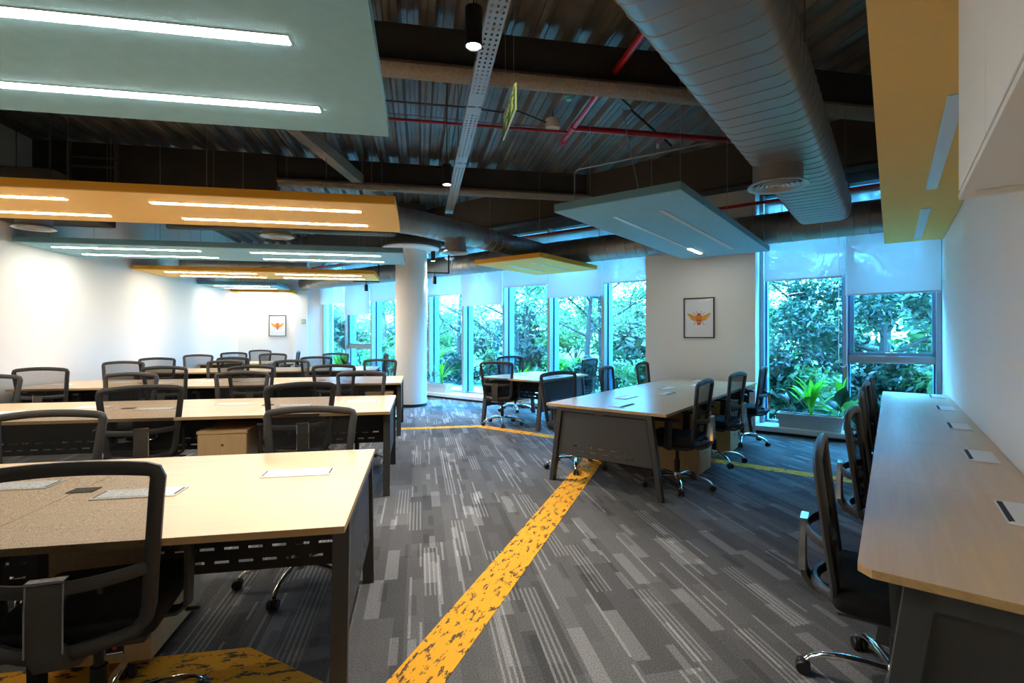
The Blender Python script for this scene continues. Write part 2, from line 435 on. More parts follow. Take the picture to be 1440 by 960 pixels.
# diagonal walkway band, its cross band to the right wall, the band along the rows and the near corner piece
d20 = Vector((math.sin(R(20)), math.cos(R(20)))); p20 = Vector((d20.y, -d20.x))
a0 = Vector((-0.51, 2.04)) - d20 * 2.2; L20 = 6.55
strip('carpet_strip', [a0, a0 + p20 * 0.225, a0 + p20 * 0.225 + d20 * L20, a0 + d20 * L20], rz=R(70))
q0 = v2(tn(5.76, -5.05)); q1 = v2(tn(5.76, N_R - 0.01)); qw = TD * 0.17
strip('carpet_strip', [q0, q1, q1 + qw, q0 + qw + ND * -0.06], z=0.0025, rz=TN_ROT)
r0 = q0 + qw + ND * -0.06
r1 = q0
strip('carpet_strip', [r0, r1, r1 - RD * 4.2, r0 - RD * 4.2], rz=RW_ROT)
strip('carpet_strip', [(-1.19, 2.26), (-0.62, 1.95), (-0.75, 1.62), (-1.30, 1.92), (-3.9, 1.45), (-3.9, 1.76)], rz=RW_ROT)

def wall(name, a, b, out, z0, z1, th=0.14, mat='white_wall'):
    a = Vector(a); b = Vector(b); o = Vector(out) * th
    return tag(MB().prism([(p.x, p.y) for p in (a, b, b + o, a + o)], z0, z1).build(name, M[mat]), kind='structure')
wall('wall_left', P_LB - ED * 0.14, P_LE + ED * 0.14, -RD, -0.12, Z_C + 0.1)
wall('wall_far', P_LE, P_EF + RD * 0.1, ED, -0.12, Z_C + 0.1)
wall('wall_right', v2(tn(-7.0, N_R)), P_RF + TD * 0.35, ND, -0.12, Z_C + 0.1)
wall('wall_back', P_LB, P_RB, -ED, -0.12, Z_C + 0.1)
# white pier between the two glazed runs, and the dark header above the glass
N_P0, N_P1, T_S, Z_W = -3.225, -1.566, 7.87, 3.5
MBp = MB().b2(N_P0, N_P1, T_S, T_F + 0.1, 0.0, Z_C)
tag(MBp.build('wall_window', M['white_wall'], None, (0, 0, 0), TN_ROT), kind='structure')
tag(MB().b2(-14.2, N_R, T_F - 0.06, T_F + 0.14, Z_W, Z_C + 0.1).build('wall_header', M['brown_panel'], None, (0, 0, 0), TN_ROT), kind='structure')
# pilaster beside the end wall
pa = isect(P_LE, RD, v2(tn(T_S, 0)), ND)
tag(MB().prism([(p.x, p.y) for p in (pa - RD * 0.36, pa, pa - ED * 0.06, pa - RD * 0.36 - ED * 0.06)], 0, Z_C).build('wall_pilaster', M['white_wall']), kind='structure')

# low sill with black toe recess, both runs
def sill(name, n0, n1):
    s = struct_empty(name, (0, 0, 0), TN_ROT)
    MB().rbox(((n0 + n1) / 2, (T_S + T_F + 0.1) / 2, 0.075), (n1 - n0, T_F + 0.1 - T_S, 0.07), 0.006, 1).build('sill_slab', M['sill_white'], s)
    MB().b2(n0, n1, T_S + 0.03, T_F + 0.1, 0, 0.041).build('toe_kick', M['kick_black'], s)
nE = -13.55
sill('trim_1', nE - 0.35, N_P0); sill('trim_2', N_P1, N_R)

# glazing
def window(name, ns, rails=()):
    w = struct_empty(name, (0, 0, 0), TN_ROT)
    z0, z1 = 0.11, Z_W
    for i in range(len(ns) - 1):
        a, b = ns[i], ns[i + 1]
        MB().b2(a, b, T_F, T_F + 0.012, z0, z1).build('pane', M['facade_glass'], w)
        # thin perimeter bead
        for zz in (z0 + 0.02, z1 - 0.02):
            MB().b2(a + 0.04, b - 0.04, T_F - 0.03, T_F + 0.05, zz - 0.02, zz + 0.02).build('glazing_bead', M['frame_grey'], w)
        if i in rails:
            MB().rbox(((a + b) / 2, T_F - 0.04, 1.09), (b - a - 0.06, 0.09, 0.10), 0.008, 1).build('transom', M['frame_grey'], w)
            s = 0.045                      # opening sash above the transom
            MB().b2(a + 0.05, a + 0.05 + s, T_F - 0.06, T_F - 0.005, 1.14, 2.9).b2(b - 0.05 - s, b - 0.05, T_F - 0.06, T_F - 0.005, 1.14, 2.9) \
                .b2(a + 0.05, b - 0.05, T_F - 0.06, T_F - 0.005, 1.14, 1.14 + s).b2(a + 0.05, b - 0.05, T_F - 0.06, T_F - 0.005, 2.855, 2.9).build('sash', M['frame_blue_lit'], w)
            h = MB().rbox(((a + b) / 2, T_F - 0.075, 1.175), (0.13, 0.03, 0.025), 0.008, 2).rbox(((a + b) / 2, T_F - 0.09, 1.19), (0.03, 0.03, 0.035), 0.008, 2)
            h.build('window_handle', M['alu_trim'], w)
    for i, n in enumerate(ns):
        if i in (0, len(ns) - 1): n = n + (0.03 if i == 0 else -0.03)
        mu = MB().rbox((n, T_F - 0.07, (z0 + z1) / 2), (0.055, 0.15, z1 - z0), 0.004, 1).build('mullion', M['frame_grey'], w)
        MB().b2(n - 0.033, n + 0.033, T_F - 0.012, T_F + 0.0, z0, z1).build('gasket', M['kick_black'], mu)
        MB().b2(n - 0.045, n + 0.045, T_F + 0.013, T_F + 0.17, z0, z1).build('outer_cap', M['frame_blue_lit'], mu)
    return w
NS1 = [-13.62, -13.1, -12.0, -10.87, -9.8, -8.69, -7.6, -6.44, -5.32, -4.15, N_P0]
NS2 = [N_P1, -0.5, N_R]
window('window_1', NS1, rails=(2,)); window('window_2', NS2, rails=(1,))

# corrugated deck (ribs run along the desk rows' depth direction), clipped to the room outline
def deck():
    def to_rw(p):
        d = p - Vector(RA); return Vector((d.dot(RD), d.dot(ED)))
    poly = [to_rw(p) for p in ROOM]
    cx = sum((p.x for p in poly)) / 5; cy = sum((p.y for p in poly)) / 5
    poly = [Vector((cx + (p.x - cx) * 1.015, cy + (p.y - cy) * 1.015)) for p in poly]
    smin, smax = min(p.x for p in poly), max(p.x for p in poly)
    prof = []; pitch = 0.30; s = smin + 0.002
    while s < smax:
        for ds, dz in ((0, 0), (0.035, 0.0), (0.040, 0.012), (0.050, 0.012), (0.055, 0.0), (0.105, 0.0), (0.135, 0.075), (0.175, 0.075), (0.180, 0.065), (0.230, 0.065), (0.235, 0.075), (0.27, 0.075)):
            if s + ds < smax - 0.002: prof.append((s + ds, dz))
        s += pitch
    vs_, fs = [], []
    for (s_, dz) in prof:
        ys = []
        for i in range(len(poly)):
            a, b = poly[i], poly[(i + 1) % len(poly)]
            if (a.x - s_) * (b.x - s_) <= 0 and abs(a.x - b.x) > 1e-9:
                ys.append(a.y + (b.y - a.y) * (s_ - a.x) / (b.x - a.x))
        lo, hi = min(ys), max(ys)
        vs_ += [rw(s_, lo, Z_C + dz), rw(s_, hi, Z_C + dz)]
    for i in range(len(prof) - 1):
        fs.append((2 * i, 2 * i + 1, 2 * i + 3, 2 * i + 2))
    d = tag(MB().add(vs_, fs).build('ceiling', M['deck_metal']), kind='structure')
    MB().prism([(p.x, p.y) for p in [v2(rw(q.x, q.y)) for q in poly]], Z_C + 0.09, Z_C + 0.2).build('slab', M['beam_dark'], d)
    return d
ceil = deck()
# fireproofed steel beams
def s_right(w):     # where a row-parallel line at depth w meets the right wall or the facade
    best = 99
    for q, e in ((v2(tn(0, N_R)), TD), (v2(tn(7.2, 0)), ND)):
        p = isect(v2(rw(0, w)), RD, q, e); d = (p - v2(rw(0, w))).dot(RD)
        if d > 0: best = min(best, d)
    return best
for w in (-0.95, 2.42, 5.88, 9.4):
    o = struct_empty('trim_3' if w < 0 else 'trim_%d' % (4 + int(w // 3)), rw(0, w), RW_ROT)
    s1 = s_right(w) - 0.02
    sf = -1.75 if 5 < w < 6 else S_L + 0.01
    MB().b2(S_L + 0.01, s1, -0.02, 0.03, 3.64, 4.0).build('web', M['beam_dark'], o)
    if 5 < w < 6: MB().b2(S_L + 0.01, sf, -0.09, 0.09, 3.22, 4.0).build('deep_casing', M['beam_dark'], o)
    MB().tube([(sf, 0, 3.63), (s1, 0, 3.63)], 0.060, 0.105, n=14, up=(0, 1, 0)).build('flange', M['fireproof'], o)
o = struct_empty('trim_8', (0, 0, 0), TN_ROT)
MB().b2(-13.0, N_R - 0.01, 7.12, 7.22, 3.42, 4.0).build('web', M['brown_panel'], o)
MB().tube([(-13.0, 7.17, 3.40), (N_R - 0.01, 7.17, 3.40)], 0.04, 0.10, n=12, up=(0, 1, 0)).build('flange', M['beam_dark'], o)
o = struct_empty('trim_9')
MB().tube([(-2.42, 5.1, 3.72), (-2.12, 9.7, 3.72)], 0.10, 0.10, n=4, up=(0, 0, 1)).build('brace_beam', M['fireproof'], o)

# round column
colm = struct_empty('wall_column', (-2.03, 10.02, 0))
MB().lathe([(0.31, 0.0), (0.31, 3.15)], n=40).build('shaft', M['white_wall'], colm)
MB().lathe([(0.305, 0.0), (0.318, 0.0), (0.318, 0.055), (0.305, 0.055)], n=40).build('base_ring', M['kick_black'], colm)
MB().lathe([(0.305, 3.10), (0.55, 3.13), (0.56, 3.16), (0.30, 3.17)], n=40).build('cap_disc', M['white_paint'], colm)
MB().lathe([(0.50, 3.17), (0.60, 3.19), (0.60, 3.27), (0.30, 3.28), (0.30, 4.0)], n=40).build('head', M['beam_dark'], colm)

# ------------------------------------------------------------------ desks
def slotted(mb, x0, x1, xw, zrows, sl=0.075, pitch=0.125, y=0.0, th=0.012, ztop=0.68, axis='x', zbot=0.28, inset=None):
    """upright sheet with rows of real slots; inset(z) moves both ends in or out with height"""
    ins = inset or (lambda z: 0.0)
    def quad(a0, a1, za, zb, la=True, lb=True):
        A0, B0 = a0 - (ins(za) if la else 0), a0 - (ins(zb) if la else 0)
        A1, B1 = a1 + (ins(za) if lb else 0), a1 + (ins(zb) if lb else 0)
        ps = []
        for yy in (y - th / 2, y + th / 2):
            for (u, z) in ((A0, za), (A1, za), (B1, zb), (B0, zb)):
                ps.append((u, yy, z) if axis == 'x' else (yy, u, z))
        mb.add(ps, [(0, 1, 2, 3), (7, 6, 5, 4), (0, 4, 5, 1), (1, 5, 6, 2), (2, 6, 7, 3), (3, 7, 4, 0)])
    hh = 0.012; zs = sorted(zrows)
    zc = zbot
    for zi, z in enumerate(zs):
        quad(x0, x1, zc, z)
        cnt = int((x1 - x0 - 0.1) / pitch); off = ((x1 - x0) - (cnt - 1) * pitch) / 2 + (0.02 if zi % 2 else -0.02)
        u = x0; first = True
        for k in range(cnt):
            c = x0 + off + k * pitch
            quad(u, c - sl / 2, z, z + hh, la=first, lb=False); first = False
            u = c + sl / 2
        quad(u, x1, z, z + hh, la=first, lb=True)
        zc = z + hh
    quad(x0, x1, zc, ztop)

FLAP_FRAME = MB().rbox((0, 0, 0.0025), (0.32, 0.125, 0.005), 0.002, 1).mesh('cable_flap', M['flap_white'])
FLAP_LID = MB().rbox((0.0, 0.0, 0.005), (0.29, 0.105, 0.005), 0.002, 1).mesh('flap_lid', M['flap_white'])
SLOT_ENDS = MB().b2(0.147, 0.154, -0.048, 0.048, 0.004, 0.0056).mesh('flap_slot', M['flap_slot'])
SLOT_SIDE = MB().b2(-0.135, 0.135, -0.058, -0.0415, 0.004, 0.0078).mesh('flap_slot', M['flap_slot'])
def flap(desk, x, y, rz, ends=False):
    f = link_mesh('cable_flap', FLAP_FRAME, desk, (x, y, 0.75), rz)
    link_mesh('flap_lid', FLAP_LID, f); link_mesh('flap_slot', SLOT_ENDS if ends else SLOT_SIDE, f)
    if ends: link_mesh('flap_slot', SLOT_ENDS, f, (0, 0, 0), math.pi)

def desk_top(d, x0, x1, y0, y1, chamf=0.0):
    sp = 0.0015
    pts = [(x0 + sp, y0), (x1 - sp, y0), (x1 - sp, y1), (x0 + sp, y1)]
    if chamf: pts = [(x0 + sp, y0 + chamf), (x0 + sp + chamf, y0), (x1 - sp, y0), (x1 - sp, y1), (x0 + sp, y1)]
    t = MB().prism(pts, 0.7485, 0.75).build('tabletop', M['maple_top'], d)
    MB().prism([(x * 1.0, y) for x, y in pts], 0.725, 0.7484).build('edge_band', M['maple_edge'], t)
    return t
def end_frame(d, x, hy, out, panel=True, one_side=False, mat='dark_metal'):
    """splayed A-leg frame at one end of a desk; hy = half depth, out = +1/-1 outer side"""
    f = MB(); ty, by, lw = hy - 0.155, hy - 0.055, 0.033
    sides = (-1,) if one_side else (-1, 1)
    f.b2(x - 0.028, x + 0.028, -ty - 0.022, (hy - 0.02) if one_side else ty + 0.022, 0.690, 0.724)
    fr = f.build('end_frame', M[mat], d)
    for s in sides:
        MB().poly_yz([(s * (ty + 0.024), 0.724), (s * (ty - 0.024), 0.724), (s * (by - 0.020), 0.0), (s * (by + 0.020), 0.0)], x - 0.030, x + 0.030).build('leg', M[mat], d)
    if one_side:
        MB().b2(x - 0.022, x + 0.022, hy - 0.06, hy - 0.01, 0, 0.724).build('leg', M[mat], d)
    if panel:
        p = MB()
        k = (by - ty) / 0.724
        if one_side:
            p.poly_yz([(-ty - (0.724 - 0.20) * k + 0.03, 0.20), (hy - 0.06, 0.20), (hy - 0.06, 0.66), (-ty - (0.724 - 0.66) * k + 0.03, 0.66)], x - 0.008, x + 0.004)
            p.poly_yz([(-ty - (0.724 - 0.26) * k + 0.10, 0.26), (hy - 0.11, 0.26), (hy - 0.11, 0.615), (-ty - (0.724 - 0.615) * k + 0.08, 0.615)], x - 0.012, x + 0.006)
        else:
            slotted(p, -ty + 0.034, ty - 0.034, 0, (0.315, 0.362), y=x + 0.006 * out, axis='y', zbot=0.27, ztop=0.680, inset=lambda z: (0.724 - z) * k)
        p.build('end_panel', M['grey_panel'], d)
def bench_desk(name, label, L, nst, loc, rz, group=None, depth=1.2, flaps=True, rows=True):
    d = thing(name, label, 'desk', loc, rz, group)
    hy = depth / 2; st = L / nst
    for i in range(nst):
        x0 = -L / 2 + i * st
        desk_top(d, x0, x0 + st, -hy, hy)
        if flaps:
            flap(d, x0 + st / 2 - 0.31, -0.07, 0, rows); flap(d, x0 + st / 2 + 0.27, 0.14, math.pi, rows)
        p = MB(); slotted(p, x0 + 0.06, x0 + st - 0.06, 0, (0.40, 0.46), zbot=0.36, ztop=0.71, y=0.0, th=0.004, sl=0.06, pitch=0.10)
        p.build('modesty_panel', M['black_metal'], d)
        if i:
            if rows: MB().rbox((x0 + 0.02, 0.02, 0.7515), (0.10, 0.07, 0.004), 0.001, 1).build('cable_grommet', M['grommet'], d)
            m_ = MB().b2(x0 - 0.02, x0 + 0.02, -hy + 0.30, hy - 0.30, 0.67, 0.724).b2(x0 - 0.02, x0 + 0.02, -0.24, -0.19, 0, 0.67).b2(x0 - 0.02, x0 + 0.02, 0.19, 0.24, 0, 0.67)
            m_.build('middle_frame', M['black_metal'], d)
    for y in (-hy + 0.28, hy - 0.28):
        MB().b2(-L / 2 + 0.06, L / 2 - 0.06, y - 0.02, y + 0.02, 0.685, 0.724).build('beam', M['black_metal'], d)
    end_frame(d, L / 2 - 0.032, hy, 1); end_frame(d, -L / 2 + 0.032, hy, -1)
    return d
ROW_P = 2.647
ROWNAME = ['fifth from the end wall', 'fourth from the end wall', 'third from the end wall', 'second from the end wall', 'closest to the end wall']
ROWS = [(-4.73, 0.0, 4), (-4.73, 0.0, 4), (-4.73, 0.0, 4), (-4.72, -0.58, 3), (-4.70, -3.25, 1)]
for k, (s0, s1, n) in enumerate(ROWS):
    bench_desk('bench_desk', 'long maple bench desk on grey splayed legs, row ' + ROWNAME[k], s1 - s0, n,
               rw((s0 + s1) / 2, k * ROW_P + 0.6), RW_ROT, 'bench desks in rows along the left wall')
# angled table under the blue panel by the white pier: long axis towards the windows
M0 = Vector((0.3366, 4.898))
mc = M0 + TD * 1.775 + ND * 0.6
bench_desk('bench_desk', 'maple bench desk with slotted grey end panel before the white window pier', 3.55, 3, (mc.x, mc.y, 0), R(90 - 37.3), rows=False)
# small two-seat table by the windows: ends face along the facade
F0 = Vector((-0.52, 7.93))
fc = F0 + ND * 0.56 + TD * 0.76
bench_desk('bench_desk', 'small two-seat maple bench desk by the tall windows', 1.12, 1, (fc.x, fc.y, 0), TN_ROT, depth=1.52, rows=False)
# narrow run along the right wall
rd_t0, rd_t1, rd_n0 = 1.75, 7.35, -0.079
rdk = thing('wall_desk', 'narrow maple desk run fixed along the right white wall', 'desk', tn((rd_t0 + rd_t1) / 2, (rd_n0 + N_R - 0.004) / 2), R(90 - 37.3))
hw = (N_R - 0.004 - rd_n0) / 2; RL = rd_t1 - rd_t0
# local x = t, local y = -n (left, towards the aisle)
for i in range(5):
    x0 = -RL / 2 + i * 1.12
    c = 0.035 if i == 0 else 0
    sp = 0.0015
    pts = [(x0 + sp, -hw), (x0 + 1.12 - sp, -hw), (x0 + 1.12 - sp, hw), (x0 + sp + c, hw)] + ([(x0 + sp, hw - c)] if c else [])
    t = MB().prism(pts, 0.7485, 0.75).build('tabletop', M['maple_top'], rdk)
    MB().prism(pts, 0.725, 0.7484).build('edge_band', M['maple_edge'], t)
    flap(rdk, x0 + 1.12 - 0.25, -(0.392 - (rd_n0 + N_R - 0.004) / 2), math.pi)
    p = MB(); slotted(p, x0 + 0.06, x0 + 1.06, 0, (0.40, 0.46), zbot=0.36, ztop=0.71, y=-hw + 0.03, th=0.004, sl=0.06, pitch=0.10)
    p.build('modesty_panel', M['black_metal'], rdk)
MB().b2(-RL / 2 + 0.06, RL / 2 - 0.06, -0.02, 0.02, 0.685, 0.724).build('beam', M['black_metal'], rdk)
def wall_frame(x, panel):
    ty, by = hw - 0.145, hw - 0.05; k = (by - ty) / 0.724
    MB().b2(x - 0.03, x + 0.03, -hw + 0.01, ty + 0.033, 0.665, 0.724).build('end_frame', M['grey_panel'], rdk)
    MB().poly_yz([(ty + 0.035, 0.724), (ty - 0.035, 0.724), (by - 0.03, 0), (by + 0.03, 0)], x - 0.03, x + 0.03).build('leg', M['grey_panel'], rdk)
    MB().b2(x - 0.03, x + 0.03, -hw + 0.01, -hw + 0.06, 0, 0.665).build('leg', M['grey_panel'], rdk)
    if panel:
        MB().poly_yz([(-hw + 0.06, 0.18), (-hw + 0.06, 0.665), (ty - 0.02 + 0.06 * k, 0.665), (ty - 0.02 + 0.54 * k, 0.18)], x - 0.012, x + 0.006).build('end_panel', M['dark_metal'], rdk)
wall_frame(-RL / 2 + 0.06, True); wall_frame(RL / 2 - 0.06, True)
for i in (1, 2, 3, 4): wall_frame(-RL / 2 + i * 1.12, False)

# white cabinet hung high on the right wall over the near end of that desk
cab = thing('wall_cabinet', 'white cabinet hung high on the right wall below the orange panel', 'cabinet', tn(0.57, (0.171 + N_R) / 2, 1.87), TN_ROT)
hd = (N_R - 0.002 - 0.171) / 2
MB().b2(-hd + 0.02, hd, -1.57, 1.57, 0.0, 0.66).build('body', M['white_paint'], cab)
for a, b in ((-1.568, -0.10), (-0.098, 0.998), (1.0, 1.568)):
    MB().rbox((-hd + 0.009, (a + b) / 2, 0.335), (0.018, b - a - 0.004, 0.65), 0.002, 1).build('door', M['white_paint'], cab)
MB().b2(-hd, -hd + 0.03, -1.57, 1.57, -0.018, -0.001).build('bottom_rail', M['white_paint'], cab)
MB().b2(-hd + 0.03, hd, 1.54, 1.57, -0.018, -0.001).build('bottom_rail', M['white_paint'], cab)

# ------------------------------------------------------------------ drawer pedestals
def pedestal(label, loc, rz, group=None):
    d = thing('drawer_pedestal', label, 'drawer unit', loc, rz, group)     # drawers face -y
    MB().b2(-0.19, 0.19, -0.23, 0.25, 0.035, 0.595).build('body', M['maple_unit'], d)
    MB().b2(-0.195, 0.195, -0.255, 0.255, 0.597, 0.62).build('top', M['maple_unit'], d)
    for z0, z1 in ((0.04, 0.312), (0.322, 0.590)):
        dr = MB().rbox((0, -0.242, (z0 + z1) / 2), (0.376, 0.02, z1 - z0), 0.003, 1).build('drawer', M['maple_unit'], d)
        MB().lathe([(0.0, 0.004), (0.008, 0.004), (0.010, 0.0), (0.010, -0.002)], (0.0, -0.2525, z1 - 0.09), 12, Matrix.Rotation(R(90), 3, 'X')).build('lock', M['lock_metal'], dr)
    for sx in (-1, 1):
        for sy in (-1, 1):
            MB().cyl((sx * 0.15 - 0.01, sy * 0.19, 0.0185), (sx * 0.15 + 0.01, sy * 0.19, 0.0185), 0.0185).build('castor', M['black_rubber'], d)
    return d
PB = 'drawer units under the desks'
pedestal('maple drawer pedestal under the desk row fifth from the end wall', rw(-1.06, 0.80), RW_ROT + math.pi, PB)
pedestal('maple drawer pedestal under the desk row fourth from the end wall', rw(-1.36, ROW_P + 0.30), RW_ROT, PB)
pedestal('maple drawer pedestal at the aisle end, desk row third from end wall', rw(-0.30, 2 * ROW_P + 0.34), RW_ROT, PB)
pedestal('maple drawer pedestal under the desk row second from the end wall', rw(-3.64, 3 * ROW_P + 0.3), RW_ROT, PB)
M1 = M0 + ND * 1.2
for k, t_ in enumerate((1.115, 2.27)):
    p_ = M1 + TD * t_ - ND * 0.25
    pedestal(('two-drawer maple pedestal under slotted-panel desk, side away from windows, nearer end panel', 'two-drawer maple pedestal under slotted-panel desk, side away from windows, nearer white pier')[k], (p_.x, p_.y, 0), TN_ROT + R(90), PB)
p_ = M0 + TD * 1.11 + ND * 0.24
pedestal('maple drawer pedestal under the angled desk beside the yellow carpet band', (p_.x, p_.y, 0), TN_ROT - R(90), PB)

# ------------------------------------------------------------------ task chair
def back_y(z): 
    if z < 0.66: return -0.195 - (z - 0.47) * 0.13
    return -0.220 - (z - 0.66) * 0.11
def back_w(z):
    return 0.215 + (z - 0.47) / 0.53 * 0.05
def make_chair():
    c = thing('task_chair', 'x', 'chair')
    # base
    b = MB().lathe([(0.0, 0.135), (0.032, 0.135), (0.036, 0.115), (0.036, 0.075), (0.026, 0.068), (0.0, 0.068)], n=20).build('base', M['chrome'], c)
    leg = MB(); path = [(0.02, 0, 0.108), (0.10, 0, 0.112), (0.18, 0, 0.108), (0.245, 0, 0.096), (0.285, 0, 0.080), (0.308, 0, 0.060)]
    leg.tube(path, lambda k: 0.019 - 0.006 * k, lambda k: 0.015 - 0.004 * k, n=10, up=(0, 0, 1))
    lm = leg.mesh('base_leg', M['chrome'])
    cs = MB()
    for sx in (-1, 1):
        cs.lathe([(0.0, -0.011), (0.024, -0.011), (0.028, -0.006), (0.028, 0.006), (0.024, 0.011), (0.0, 0.011)], (0.318, sx * 0.016, 0.0285), 16, Matrix.Rotation(R(90), 3, 'X'))
    cs.cyl((0.318, -0.012, 0.0285), (0.318, 0.012, 0.0285), 0.012, n=8).cyl((0.312, 0, 0.03), (0.308, 0, 0.066), 0.010, n=8)
    cs.rbox((0.314, 0, 0.046), (0.034, 0.026, 0.024), 0.008, 2)
    cm = cs.mesh('caster', M['black_rubber'])
    for k in range(5):
        link_mesh('base_leg', lm, b, (0, 0, 0), R(72 * k))
        link_mesh('caster', cm, b, (0, 0, 0), R(72 * k))
    g = MB().lathe([(0.026, 0.12), (0.026, 0.25), (0.016, 0.252), (0.016, 0.40)], n=16).build('gas_column', M['black_rubber'], c)
    # seat
    bm = MB()
    bm.rbox((0, 0.02, 0.455), (0.48, 0.46, 0.085), 0.035, 3)
    st = bm.build('seat', M['black_fabric'], c)
    MB().rbox((0, 0.0, 0.405), (0.42, 0.40, 0.025), 0.01, 1).rbox((0, -0.01, 0.375), (0.16, 0.24, 0.045), 0.012, 2).build('seat_pan', M['chair_plastic'], c)
    MB().tube([(0.06, 0.05, 0.375), (0.20, 0.06, 0.372), (0.26, 0.06, 0.365)], 0.005, n=6).rbox((0.275, 0.06, 0.363), (0.05, 0.02, 0.012), 0.004, 1).build('lever', M['black_rubber'], c)
    # back frame loop
    pts = []
    zt, zb = 0.985, 0.450
    def arc(cx, cz, r, a0, a1, n=4): return [(cx + r * math.cos(R(a0 + (a1 - a0) * i / n)), cz + r * math.sin(R(a0 + (a1 - a0) * i / n))) for i in range(n + 1)]
    wt, wb = back_w(zt), back_w(zb)
    loop = []
    for i in range(9):                                   # top rail, arched, left to right
        u = -1 + 2 * i / 8
        loop.append((u * (wt - 0.034), zt - 0.004 + 0.016 * (1 - u * u), 0))
    loop += [(wt - 0.010, zt - 0.012, 0), (wt - 0.002, zt - 0.034, 0)]
    for z in (0.88, 0.78, 0.70, 0.64, 0.58, 0.52): loop.append((back_w(z), z, 0))
    loop += [(wb - 0.004, 0.478, 0.003), (wb - 0.03, zb - 0.004, 0.010)]
    for i in range(1, 8):                                # bottom rail bows back to the spine
        u = 1 - 2 * i / 8
        loop.append((u * (wb - 0.03), zb - 0.012 * (1 - u * u), 0.010 + 0.075 * (1 - u * u)))
    left = [(-x, z, d) for (x, z, d) in loop[9:19]][::-1]
    loop += left
    path = [(x, back_y(z) - d, z) for (x, z, d) in loop]
    fr = MB().tube(path, 0.0215, 0.016, n=8, up=(0, 1, 0), closed=True, square=True).build('backrest_frame', M['chair_plastic'], c)
    # lumbar crossbar bowing back
    cb = []
    for i in range(11):
        u = -1 + 2 * i / 10; z = 0.655 - 0.006 * (1 - u * u)
        cb.append((u * back_w(0.655), back_y(0.655) - 0.085 * (1 - u * u), z))
    MB().tube(cb, 0.020, 0.009, n=8, up=(0, 1, 0), square=True).build('lumbar_bar', M['chair_plastic'], fr)
    lb = []
    for i in range(9):
        u = -1 + 2 * i / 8
        lb.append((u * 0.10, back_y(0.60) - 0.012 + 0.02 * (1 - u * u), 0.605))
    MB().tube(lb, 0.022, 0.008, n=6, up=(0, 1, 0)).build('lumbar_pad', M['chair_plastic'], fr)
    # netting
    vs_, fs = [], []; nx, nz = 10, 8
    for j in range(nz + 1):
        z = 0.470 + (zt - 0.470) * j / nz; wdt = back_w(z) - 0.008
        for i in range(nx + 1):
            u = -1 + 2 * i / nx
            zz = z + (0.014 * (1 - u * u) - 0.006 if j == nz else 0.0)
            vs_.append((u * wdt, back_y(z) - 0.004 + 0.0 - 0.018 * (1 - u * u) * math.sin(math.pi * j / nz), zz))
    for j in range(nz):
        for i in range(nx):
            a = j * (nx + 1) + i
            fs.append((a, a + 1, a + nx + 2, a + nx + 1))
    MB().add(vs_, fs, True).build('backrest_mesh', M['chair_mesh'], c)
    # spine plate with chrome edges, curving under the seat
    sp = [(0, -0.312, 0.672), (0, -0.318, 0.60), (0, -0.318, 0.50), (0, -0.312, 0.45), (0, -0.285, 0.41), (0, -0.23, 0.385), (0, -0.10, 0.375)]
    s_ = MB().tube(sp, 0.062, 0.015, n=4, up=(0, 1, 0.15), smooth=False).build('spine', M['chair_spine'], c)
    t_ = MB()
    for sx in (-1, 1):
        t_.tube([(sx * 0.0455, -0.314, 0.675), (sx * 0.046, -0.3195, 0.60), (sx * 0.046, -0.3195, 0.47)], 0.0034, 0.017, n=4, up=(0, 1, 0), smooth=False)
    t_.box((0, -0.313, 0.683), (0.096, 0.028, 0.006))
    t_.build('spine_trim', M['chrome'], s_)
    # arms
    for sx in (-1, 1):
        a = MB().tube([(sx * 0.12, 0.0, 0.392), (sx * 0.245, 0.0, 0.395), (sx * 0.275, 0.0, 0.42), (sx * 0.280, -0.005, 0.52), (sx * 0.280, -0.01, 0.645)], 0.013, 0.034, n=8, up=(0, 1, 0), square=True)
        ar = a.build('armrest', M['chair_plastic'], c)
        MB().rbox((sx * 0.278, 0.01, 0.658), (0.070, 0.23, 0.028), 0.012, 2).build('arm_pad', M['black_rubber'], ar)
        MB().lathe([(0.0, 0.003), (0.009, 0.003), (0.010, 0.0)], (sx * 0.296, 0.0, 0.60), 10, Matrix.Rotation(R(90 * sx), 3, 'Y')).build('arm_button', M['black_rubber'], ar)
    tg = MB().box((0.12, -0.19, 0.385), (0.05, 0.002, 0.032)).build('care_tag', M['black_fabric'], c)
    MB().box((0.12, -0.1915, 0.390), (0.010, 0.0012, 0.010)).build('tag_mark', M['tag_red'], tg)
    MB().box((0.12, -0.1915, 0.3735), (0.045, 0.0012, 0.004)).build('tag_line', M['flap_white'], tg)
    return c
PROTO = make_chair(); PCACHE = tree_cache(PROTO); first_chair = [True]
def chair(pos, face, label, group, lift=0.0, base_rot=None):
    """pos = hub on the floor, face = heading angle (radians) of the sitter's forward +y"""
    if first_chair[0]: o = PROTO; first_chair[0] = False
    else: o = copy_tree(PROTO, None, PCACHE)
    o.location = (pos[0], pos[1], 0); o.rotation_euler = (0, 0, face)
    o['label'] = label; o['group'] = group; o['category'] = 'chair'
    for ch in o.children:
        if ch.name.split('.')[0] == 'base': ch.rotation_euler = (0, 0, R(random.uniform(0, 72) if base_rot is None else base_rot))
        elif ch.name.split('.')[0] != 'gas_column': ch.location.z = lift
    return o
SEQ = {}
